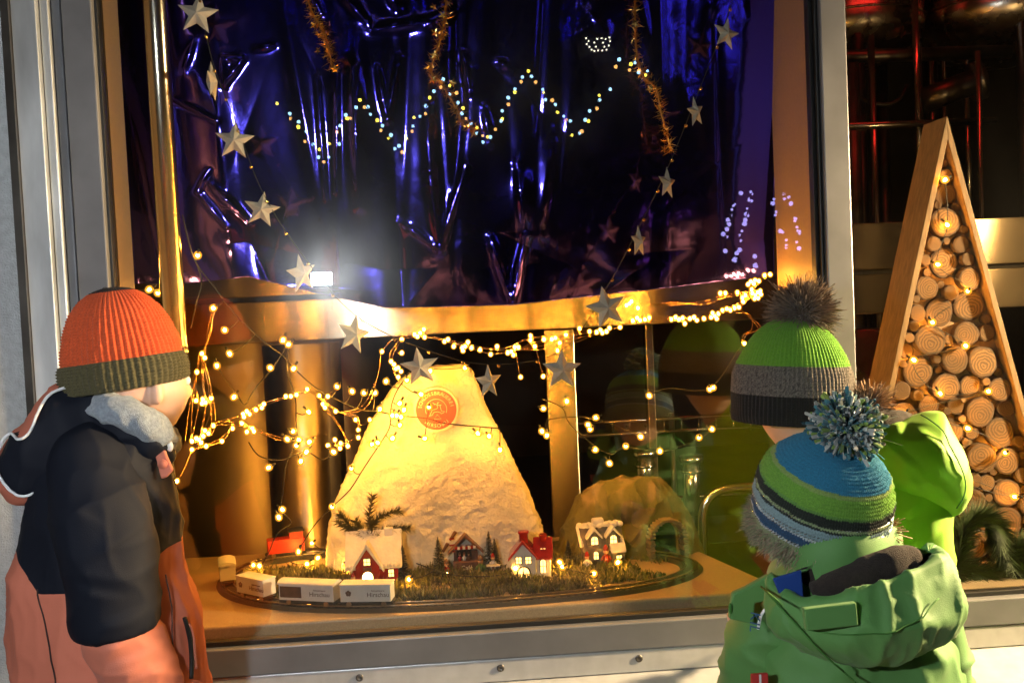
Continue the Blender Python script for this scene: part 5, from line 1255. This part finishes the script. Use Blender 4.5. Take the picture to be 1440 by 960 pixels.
mb = MB(); ap_ = [P(1268,655,YTK-.05), P(1282,700,YTK-.075), P(1290,770,YTK-.085), P(1292,840,YTK-.06), P(1280,920,YTK-.0), P(1272,960,YTK+.04)]
mb.tube(spline(ap_,5), np.interp(np.linspace(0,1,26),[0,.2,.6,1],[.045,.064,.058,.052]).tolist(), 26)
garment2('sleeve', mb, 'lime', jk2, [(.005,(6,6,10),5.,True)], px2(YTK-.12, (1300,690,1260,740,.010,.014), (1318,740,1275,770,.008,.014), (1320,800,1270,815,.008,.014)))
mb = MB(); ap_ = [P(1150,690,YTK-.0), P(1136,740,YTK+.04), P(1128,800,YTK+.10), P(1132,835,YTK+.17)]
mb.tube(spline(ap_,5), np.linspace(.056,.048,16).tolist(), 26); garment('sleeve', mb, 'lime', jk2, layers=[(.010,(9,9,22),6.,True)])
# hood: stands away from the neck at the back, pointed top, bag hanging right
mb = MB(); mb.loft(px_loft([(1302,1322,580,.020),(1270,1324,590,.045),(1240,1330,610,.070),(1236,1345,640,.085),(1245,1354,668,.090),(1270,1354,690,.078),(1300,1346,708,.055),(1312,1330,724,.025)], YTK-.085, 30, 2.3))
mb.tube([P(1215,612,YTK-.06), P(1250,625,YTK-.09), P(1285,650,YTK-.10)], [.03,.045,.05], 16)
hd2, hv2, hn2 = garment2('hood', mb, 'lime', kt, [(.004,(9,9,9),9.,True)], px2(YTK-.16, (1250,612,1310,680,.010,.012), (1262,640,1318,720,.012,.012), (1300,600,1345,650,.008,.012), (1245,632,1290,700,.007,.010)), .006, 5)
mb = MB(); mb.tube(hug(hv2, hn2, spline([P(x,y,YTK-.1) for x,y in [(1290,582),(1305,600),(1312,625),(1322,650),(1328,680),(1322,705)]],4), .0002), .0012, 6); mb.build('seam', 'seam_green', hd2, True)
mb = MB()
for k in range(6):
    c = P(1228+6*k, 612+2*k, YTK-.11); mb.tube([c, c+V(.004,-.006,-.016), c+V(.009,-.004,-.034)], .005, 8)
mb.build('gathered_edge', 'lime', hd2, True)
mb = MB(); mb.tube(spline([P(1195,590,YTK-.05), P(1225,588,YTK-.085), P(1262,592,YTK-.07), P(1278,600,YTK-.03)],5), .020, 14); garment('neck_warmer', mb, 'fleece', kt, .005, 3, [(.004,(30,30,30),2.,True)])
pompom('fur_collar', kt, P(1222,570,YTK-.06), .036, 1500, lambda d: V(.26,.15,.07)*random.uniform(.5,1.5), .0007, curl=.3)
GRN, GRY, BLK = V(.13,.34,.022), V(.12,.105,.090), V(.010,.009,.008)
def c_t(t_, h_, u_, r_):
    if h_ > .098: return GRN*(.85+.3*r_)
    if h_ > .045: return GRY*(.35+1.5*r_)
    return BLK*(.7+.6*r_)
hb2 = P(1113,585,YTK+.01)
prof = [(-.012,.96),(.0,1.0),(.04,1.0),(.08,.97),(.11,.88),(.14,.74),(.165,.56),(.182,.36),(.190,.18),(.192,.05)]
knit_hat('knitted_hat', kt, hb2, V(.06,.02,1.), fw2, .111, .115, prof, 84, 44, c_t, .0024, True, 6, 3)
mb = MB(); mb.sphere(P(1128,440,YTK+.01), .040, 20, 14); mb.build('pompom_core', 'hair', kt, True)
pompom('fur_pompom', kt, P(1128,440,YTK+.01), .053, 9000, lambda d: V(.15,.10,.06)*random.uniform(.3,1.7), .0005, curl=.22)

# ---- smaller child in front, green jacket, striped hat
YK = -.68
kf = thing('person', (P(1195,960,YK)[0], YK, 0), 'small child in green jacket and striped blue knitted hat seen from behind', 'person', 'children at the window')
fw3 = V(-.30,.95,0)
hb3 = P(1146,742,YK); hup3 = V(.12,-.36,1.)
s3, f3, u3 = frame(hup3, fw3)
hc3 = hb3+u3*.0-V(0,.0,.012); hips3 = V(P(1195,960,YK)[0], YK, .36); ft3 = [hips3*V(1,1,0)+V(-.08,.0,0), hips3*V(1,1,0)+V(.08,.0,0)]
make_body(kf, hc3, fw3, P(1165,835,YK), hips3, ft3, [[P(1090,880,YK+.02), P(1070,980,YK+.08), P(1050,905,YK+.20)], [P(1290,890,YK), P(1320,1010,YK+.02), P(1300,1090,YK+.1)]], .90)
legs(kf, hips3, ft3, fw3)
mb = MB(); mb.loft(px_loft([(1120,1225,795,.050),(1095,1265,815,.080),(1076,1300,850,.100),(1062,1325,895,.112),(1052,1338,940,.118),(1042,1342,1000,.122),(1036,1344,1080,.126),(1036,1340,1180,.126),(1044,1330,1210,.115)], YK, 40, 2.4))
jk3, jv3, jn3 = garment('jacket', mb, 'green', kf, layers=[(.006,(6,6,14),21.,True),(.004,(16,16,8),13.,True),(.0025,(34,34,20),8.,False)])
mb = MB(); ap_ = [P(1092,865,YK), P(1068,920,YK+.015), P(1056,985,YK+.05), P(1058,985,YK+.12), P(1050,945,YK+.17)]
mb.tube(spline(ap_,5), np.linspace(.058,.046,21).tolist(), 26); garment('sleeve', mb, 'green', jk3, layers=[(.007,(9,9,22),15.,True)])
mb = MB(); ap_ = [P(1295,870,YK-.01), P(1312,930,YK-.01), P(1315,1010,YK+.02), P(1300,1080,YK+.06)]
mb.tube(spline(ap_,5), np.linspace(.056,.048,16).tolist(), 26); garment('sleeve', mb, 'green', jk3, layers=[(.007,(9,9,22),16.,True)])
# collar standing round the neck, open to the left with a flap
mb = MB(); col_ = [P(1085,822,YK+.06), P(1095,790,YK-.02), P(1130,780,YK-.085), P(1185,768,YK-.112), P(1235,757,YK-.095), P(1264,756,YK-.03), P(1262,775,YK+.04), P(1230,790,YK+.09), P(1150,805,YK+.10)]
cs = spline(col_, 6, True); n_ = len(cs); cc = sum(cs)/n_
rings = [[p+(p-cc)*s_*V(1,1,0)+V(0,0,z) for p in cs] for s_, z in ((.02,-.045),(.05,-.02),(.03,.012),(.0,.016),(-.03,.012),(-.04,-.04))]
mb.loft(rings, 0, False); o = mb.build('collar', 'green', jk3, True)
mb = MB(); fl = [(1029,832),(1048,824),(1080,806),(1092,822),(1084,842),(1060,846),(1058,876),(1024,868),(1026,846)]
mb.prism([(P(x,y,YK-.045)[0],P(x,y,YK-.045)[2]) for x,y in fl], YK-.052, YK-.040); o = bevel(mb.build('collar_flap', 'green', jk3), .003, 3)
mb = MB(); c = P(1027,855,YK-.053); mb.sphere(c, (.003,.003,.008), 10, 8); mb.build('snap_button', 'seam_green', o, True)
# hood laid back: open pouch with fleece inside
rimf = [(1086,838,-.100),(1112,858,-.125),(1140,862,-.150),(1200,850,-.172),(1262,828,-.168),(1310,806,-.140),(1320,798,-.105),(1300,792,-.085),(1270,782,-.088),(1230,790,-.094),(1180,800,-.100),(1130,812,-.098),(1098,824,-.090)]
rim = spline([P(x,y-14,YK+d) for x,y,d in rimf], 6, True); n_ = len(rim); rc = sum(rim)/n_
def ringd(s_, dz, dy, sx=1.): return [rc+(p-rc)*V(s_*sx,s_,s_)+V(0,dy,dz) for p in rim]
bot = P(1240,925,YK-.14)-rc
mb = MB(); rings = [ringd(1.0,.0,0), ringd(1.03,.003,-.001), ringd(1.05,-.004,-.004)]
for t_, s_ in ((.12,1.10),(.28,1.14),(.45,1.13),(.62,1.04),(.78,.86),(.90,.62),(.97,.35),(1.0,.1)):
    rings.append([rc+(p-rc)*V(s_,s_*1.0,s_*(1-t_*.75))+bot*t_ for p in rim])
mb.loft(rings, 0, False)
v = np.concatenate(mb.v); me0 = make_mesh('t', v, mb.f, [], fix=True); bm = bmesh.new(); bm.from_mesh(me0); bmesh.ops.subdivide_edges(bm, edges=bm.edges, cuts=2, use_grid_fill=True, smooth=.4); bm.normal_update()
v = np.array([x.co[:] for x in bm.verts]); nr = np.array([x.normal[:] for x in bm.verts]); f = [tuple(x.index for x in q.verts) for q in bm.faces]; bm.free()
hvz = wrinkle(v, nr, [(.010,(7,7,10),31.,True),(.006,(15,15,7),33.,True),(.003,(36,36,24),3.,True)])
hd3 = mesh_obj('hood', hvz-wl(kf), f, 'green', kf, True); sol = hd3.modifiers.new('thick','SOLIDIFY'); sol.thickness = .002; sol.offset = -1
mb = MB(); rings = [ringd(.99,-.001,0), ringd(.94,.002,0), ringd(.93,-.010,.0), ringd(.90,-.03,.0), ringd(.6,-.05,0), ringd(.1,-.055,0)]
mb.loft(rings, 0, False); o = mb.build('fleece_lining', 'fleece', hd3, True)
mb = MB(); mb.tube(spline([P(1140,830,YK-.125), P(1190,814,YK-.135), P(1240,794,YK-.135), P(1272,784,YK-.125), P(1286,790,YK-.12)],6), [.012]*3+[.017]*6+[.021]*8+[.018]*6+[.010]*2, 16)
garment('fleece_roll', mb, 'fleece', hd3, .005, 3, [(.004,(26,26,26),3.,False)])
mb = MB(); bl = [(1086,812),(1126,800),(1130,850),(1108,854),(1098,842)]
mb.prism([(P(x,y,YK-.122)[0],P(x,y,YK-.122)[2]) for x,y in bl], YK-.126, YK-.121); o = bevel(mb.build('blue_lining', 'lining_blue', hd3), .002)
mb = MB(); bl = [(1284,796),(1300,792),(1318,798),(1300,812),(1286,814)]
mb.prism([(P(x,y,YK-.125)[0],P(x,y,YK-.125)[2]) for x,y in bl], YK-.130, YK-.124); bevel(mb.build('blue_lining', 'lining_blue', hd3), .002)
def on_hood(pts, lift=.003): return hug(hvz, -nr if False else nr, pts, lift)
q4 = [P(x,y,YK-.2) for x,y in [(1129,855),(1203,846),(1206,878),(1133,886)]]
q4 = on_hood(q4, .0); ymin = min(p[1] for p in q4)-.006
tb_ = MB(); tb_.prism([(p[0],p[2]) for p in q4], ymin+.001, ymin+.012); o = bevel(tb_.build('hood_tab', 'green', hd3), .002, 2)
mb = MB(); mb.tube(on_hood(spline([P(x,y,YK-.2) for x,y in [(1100,850),(1130,885),(1165,925),(1205,960),(1230,985)]],5), .001), .0014, 6); mb.build('seam', 'seam_green', hd3, True)
mb = MB(); mb.tube(on_hood(spline([P(x,y,YK-.2) for x,y in [(1140,897),(1200,893),(1270,880),(1335,850)]],5), .0005), .0010, 6); mb.build('seam', 'seam_green', hd3, True)
mb = MB(); mb.tube(hug(jv3, jn3, spline([P(x,y,YK-.1) for x,y in [(1090,844),(1078,854),(1070,866),(1066,884)]],5), .002), .0022, 8); mb.build('reflective_piping', 'reflective', jk3, True)
mb = MB()
for i, ch in enumerate('LIKTOD'[::-1]):
    pass
tv, tf = text_mesh('KIL', .020); q0 = hug(jv3, jn3, [P(1063,872,YK-.1)], .004)[0]; mb.add(place(tv, q0+V(-.004,-.006,0), V(-.18,-.25,-1), V(1,-.5,-.2)), tf); mb.build('lettering', 'print_blue', jk3)
pt = MB(); c4 = hug(jv3, jn3, [P(1068,958,YK-.1)], .004)[0]; pt.box(c4-V(.012,.003,.012), c4+V(.012,.003,.012), 0, .0); o = bevel(pt.build('sewn_patch', 'patch_red', jk3), .001)
MB().box(c4-V(.0015,.0042,.012), c4+V(.0015,-.0031,.012)).build('patch_stripe', 'white_print', o)
# brown mitten peeping out at the left
mb = MB(); mc = P(1046,915,YK+.17); mb.sphere(mc, (.026,.03,.045), 18, 12); mb.sphere(mc+V(.022,.0,.012), (.012,.014,.024), 12, 8); mb.tube([mc+V(0,0,-.03), mc+V(.004,0,-.075)], .027, 16)
garment('mitten', mb, 'mitten', kf, .005, 3, [(.004,(30,30,60),3.,True)])
# striped hat
def c_f(t_, h_, u_, r_):
    s = (.85+.3*r_); d = h_-.004*math.sin(u_*2*PI)
    for lim, c in ((.018,V(.26,.30,.16)),(.022,V(.5,.55,.6)),(.036,V(.022,.075,.16)),(.040,V(.5,.58,.6)),(.056,V(.24,.36,.40)),(.060,V(.012,.02,.02)),(.064,V(.3,.4,.2)),(.078,V(.014,.022,.016)),(.082,V(.12,.28,.06)),(.106,V(.16,.37,.045)),(.112,V(.24,.36,.10))):
        if d < lim: return c*s
    return V(.022,.19,.33)*s
prof = [(-.006,.96),(.004,1.0),(.04,1.03),(.075,1.0),(.105,.90),(.122,.76),(.136,.58),(.146,.36),(.151,.16),(.152,.04)]
knit_hat('knitted_hat', kf, hb3, hup3, fw3, .0945, .098, prof, 78, 38, c_f, .0042, False, 6, 4)
mb = MB()
for hh_ in (.020,.038,.043,.061):
    rr_ = np.interp(hh_, [p[0] for p in prof], [p[1] for p in prof])
    for a in np.linspace(0, 2*PI, 110, endpoint=False):
        p = hb3+s3*(.0945*rr_+.0028)*math.cos(a)+f3*(.098*rr_+.0028)*math.sin(a)+u3*hh_; t_ = -s3*math.sin(a)+f3*math.cos(a); mb.tube([p-t_*.0020-u3*.0012, p+t_*.0020+u3*.0012], .0011, 4)
mb.build('silver_stitches', 'silver_thread', kf, True)['kind'] = 'stuff'
fz = MB(); v = []; f = []; c = []
for k in range(5200):
    a = random.uniform(0, 2*PI); h_ = random.uniform(-.016,.014); d = s3*math.cos(a)+f3*math.sin(a); p = hb3+s3*.092*math.cos(a)+f3*.0955*math.sin(a)+u3*h_; e = d*random.uniform(.006,.014)+rng.normal(size=3)*.006-u3*.004; w_ = np.cross(e, u3); w_ = w_/(np.linalg.norm(w_)+1e-9)*.0009; j = len(v)
    v += [p-w_, p+w_, p+e*.6+w_*.8, p+e*.6-w_*.8, p+e]; f += [(j,j+1,j+2,j+3),(j+3,j+2,j+4)]; cc_ = (V(.34,.27,.18) if random.random() < .6 else V(.26,.32,.16))*random.uniform(.6,1.3); c += [cc_*.7]*2+[cc_]*3
fz.add(v, f, 0, np.array(c)); fz.build('fuzzy_trim', 'yarn', kf, False, fix=False)['kind'] = 'stuff'
cl_ = [V(.03,.13,.17),V(.30,.34,.33),V(.02,.05,.06),V(.42,.45,.42),V(.18,.30,.06),V(.05,.17,.20)]
pc = hb3+u3*.168+s3*.012
mb = MB(); mb.sphere(pc, .036, 20, 14); mb.build('pompom_core', 'pom_core', kf, True)
pompom('yarn_pompom', kf, pc, .051, 1500, lambda d: random.choice(cl_)*random.uniform(.7,1.2), .0029, lo_=.90, curl=.09)
pompom('silver_strands', kf, pc, .056, 110, lambda d: V(.8,.8,.8), .0006, 'silver_thread', curl=.2)
pompom('fleece_trim', kf, P(1238,745,YK-.03), .024, 700, lambda d: V(.40,.25,.12)*random.uniform(.6,1.3), .0011, curl=.3)

# ================================================================== LAMPS OUTSIDE THE FRAME THAT LIGHT THE SCENE
vf = P(452,392,2.05); fpos = V(vf[0], -2.05, vf[2])
fl = thing('camera_flash', fpos, 'white photo flash held up facing the window', 'flash')
bevel(MB().box(fpos+V(-.045,-.075,-.028), fpos+V(.045,-.002,.028)).build('head', 'flash_black', fl), .004)
MB().box(fpos+V(-.043,-.0015,-.026), fpos+V(.043,.0015,.026)).build('flash_window', 'flash_white', fl)
bevel(MB().box(fpos+V(-.035,-.07,-.14), fpos+V(.035,-.02,-.029)).build('battery_body', 'flash_black', fl), .004)
mb = MB(); mb.tube([V(fpos[0],fpos[1]-.045,0), V(fpos[0],fpos[1]-.045,fpos[2]-.14)], .014, 12); mb.build('light_stand', 'flash_black', fl, True)
lp = V(2.55,-.42,1.50); ln = V(-1.8,.02,-.62); ln /= np.linalg.norm(ln)
wl_ = thing('work_lamp', V(lp[0],lp[1],0), 'warm work lamp on a stand shining along the facade', 'lamp')
mb = MB(); mb.tube([V(lp[0]+.06,lp[1]-.03,0), V(lp[0]+.06,lp[1]-.03,lp[2])], .018, 12); mb.build('stand', 'flash_black', wl_, True)
mb = MB(); mb.tube([lp-ln*.09, lp], [.05,.085], 24); mb.build('housing', 'flash_black', wl_, True)
mb = MB(); mb.tube([lp, lp+ln*.16], [.086,.105], 24, cap=False); mb.build('hood', 'flash_black', wl_, True)  # hood added to keep the lamp's light off the steel beam
mb = MB(); mb.tube([lp+ln*.001, lp+ln*.004], .06, 24); mb.build('lamp_glass', 'lamp_warm', wl_)

hl = thing('beam_fill_lamp', (2.10,.50,1.50), 'unseen warm globe added to brighten the steel fascia', 'lamp')  # out of view, added so the steel beam mirrors warm light
mb = MB(); mb.sphere((2.10,.50,1.50), .05, 20, 14); mb.build('globe', 'beam_fill', hl, True)
mb = MB(); mb.tube([V(2.10,.50,1.54), V(2.10,.50,3.0)], .008, 8); mb.build('cord', 'black_plastic', hl, True)
mb = MB(); mb.tube([V(2.10,.50,1.53), V(2.10,.50,1.61)], [.045,.02], 16); mb.build('lamp_holder', 'black_plastic', hl, True)

# ================================================================== ACROSS THE STREET (seen mirrored in the panes)
YS = -7.0
hs = thing('street_house', (0,YS-.5,0), 'dark house across the street', 'house')
MB().box(V(-9,YS-4,0), V(11,YS-.12,6.5)).build('wall', 'house_render', hs)
def mir(px, py, Yv): q = P(px, py, Yv); return V(q[0], -q[1], q[2])
SPH = MB().sphere((0,0,0), 1., 10, 7)
PB = [make_mesh('party_bulb', np.concatenate(SPH.v), SPH.f, m_, True) for m_ in ('party_yellow','party_blue','party_orange','party_blue')]
zz = [(395,148),(404,160),(457,224),(493,157),(509,140),(560,213),(606,140),(622,113),(682,204),(741,103),(813,189),(857,122)]
zt = thing('party_light_string', mir(455,222,7.), 'zigzag string of yellow and blue party lights on the street house', 'lights')
pth = [mir(x,y,7.) for x,y in zz]; tot = 0; acc = []
for a, b_ in zip(pth[:-1], pth[1:]):
    L = np.linalg.norm(b_-a); k = max(1, int(L/.058))
    for i in range(k): acc.append(a+(b_-a)*i/k)
acc += [mir(x,y,7.) for x,y in ((868,97),(874,88),(884,88),(892,92),(895,96),(899,100),(904,104),(909,100),(886,95))]
mb = MB(); mb.tube(pth, .006, 6); mb.build('cable', 'wire_dark', zt, True)
for i, p in enumerate(acc): link_mesh('bulb', PB[i%4], zt, p+rng.normal(size=3)*.020-wl(zt), None, (random.uniform(.013,.019),)*3)
lm = make_mesh('party_bulb', np.concatenate(SPH.v), SPH.f, 'led_white', True)
ch = thing('lit_chandelier', mir(841,62,7.), 'small white bulb chandelier on the street house', 'lights')
cpt = [(824,54),(828,58),(825,62),(829,66),(832,70),(836,72),(841,71),(838,66),(836,60),(840,55),(846,54),(848,60),(850,66),(847,71),(853,70),(856,64),(858,58),(857,53),(852,55)]
for x, y in cpt: link_mesh('bulb', lm, ch, mir(x,y,7.)-wl(ch), None, (.0085,.0085,.0085))
mb = MB(); mb.tube([mir(820,55,7.), mir(840,52,7.), mir(862,55,7.)], .006, 6); mb.build('frame', 'wire_dark', ch, True)
le = make_mesh('led', np.concatenate(SPH.v), SPH.f, 'led_violet', True)
lt = thing('led_branch', mir(1060,330,5.), 'bare branches wound with violet white light chains across the street', 'lights')
br = [[(1057,270),(1055,285),(1050,305),(1045,322),(1040,340),(1036,360),(1032,366)],[(1043,272),(1034,282),(1027,305),(1022,322),(1020,352)],[(1062,362),(1063,375)],[(1085,277),(1090,295),(1095,315),(1103,330),(1107,348)],[(1102,272),(1110,283)],[(1116,303),(1122,318),(1123,330),(1125,350)]]
for b in br:
    q = spline([mir(x,y,5.) for x,y in b], 5); mb = MB(); mb.tube(q, .006, 5); mb.build('branch', 'wire_dark', lt, True)
    for p in q:
        if random.random() < .6: link_mesh('bulb', le, lt, p+rng.normal(size=3)*.01-wl(lt), None, (.011,)*3 if random.random() < .7 else (.018,)*3)
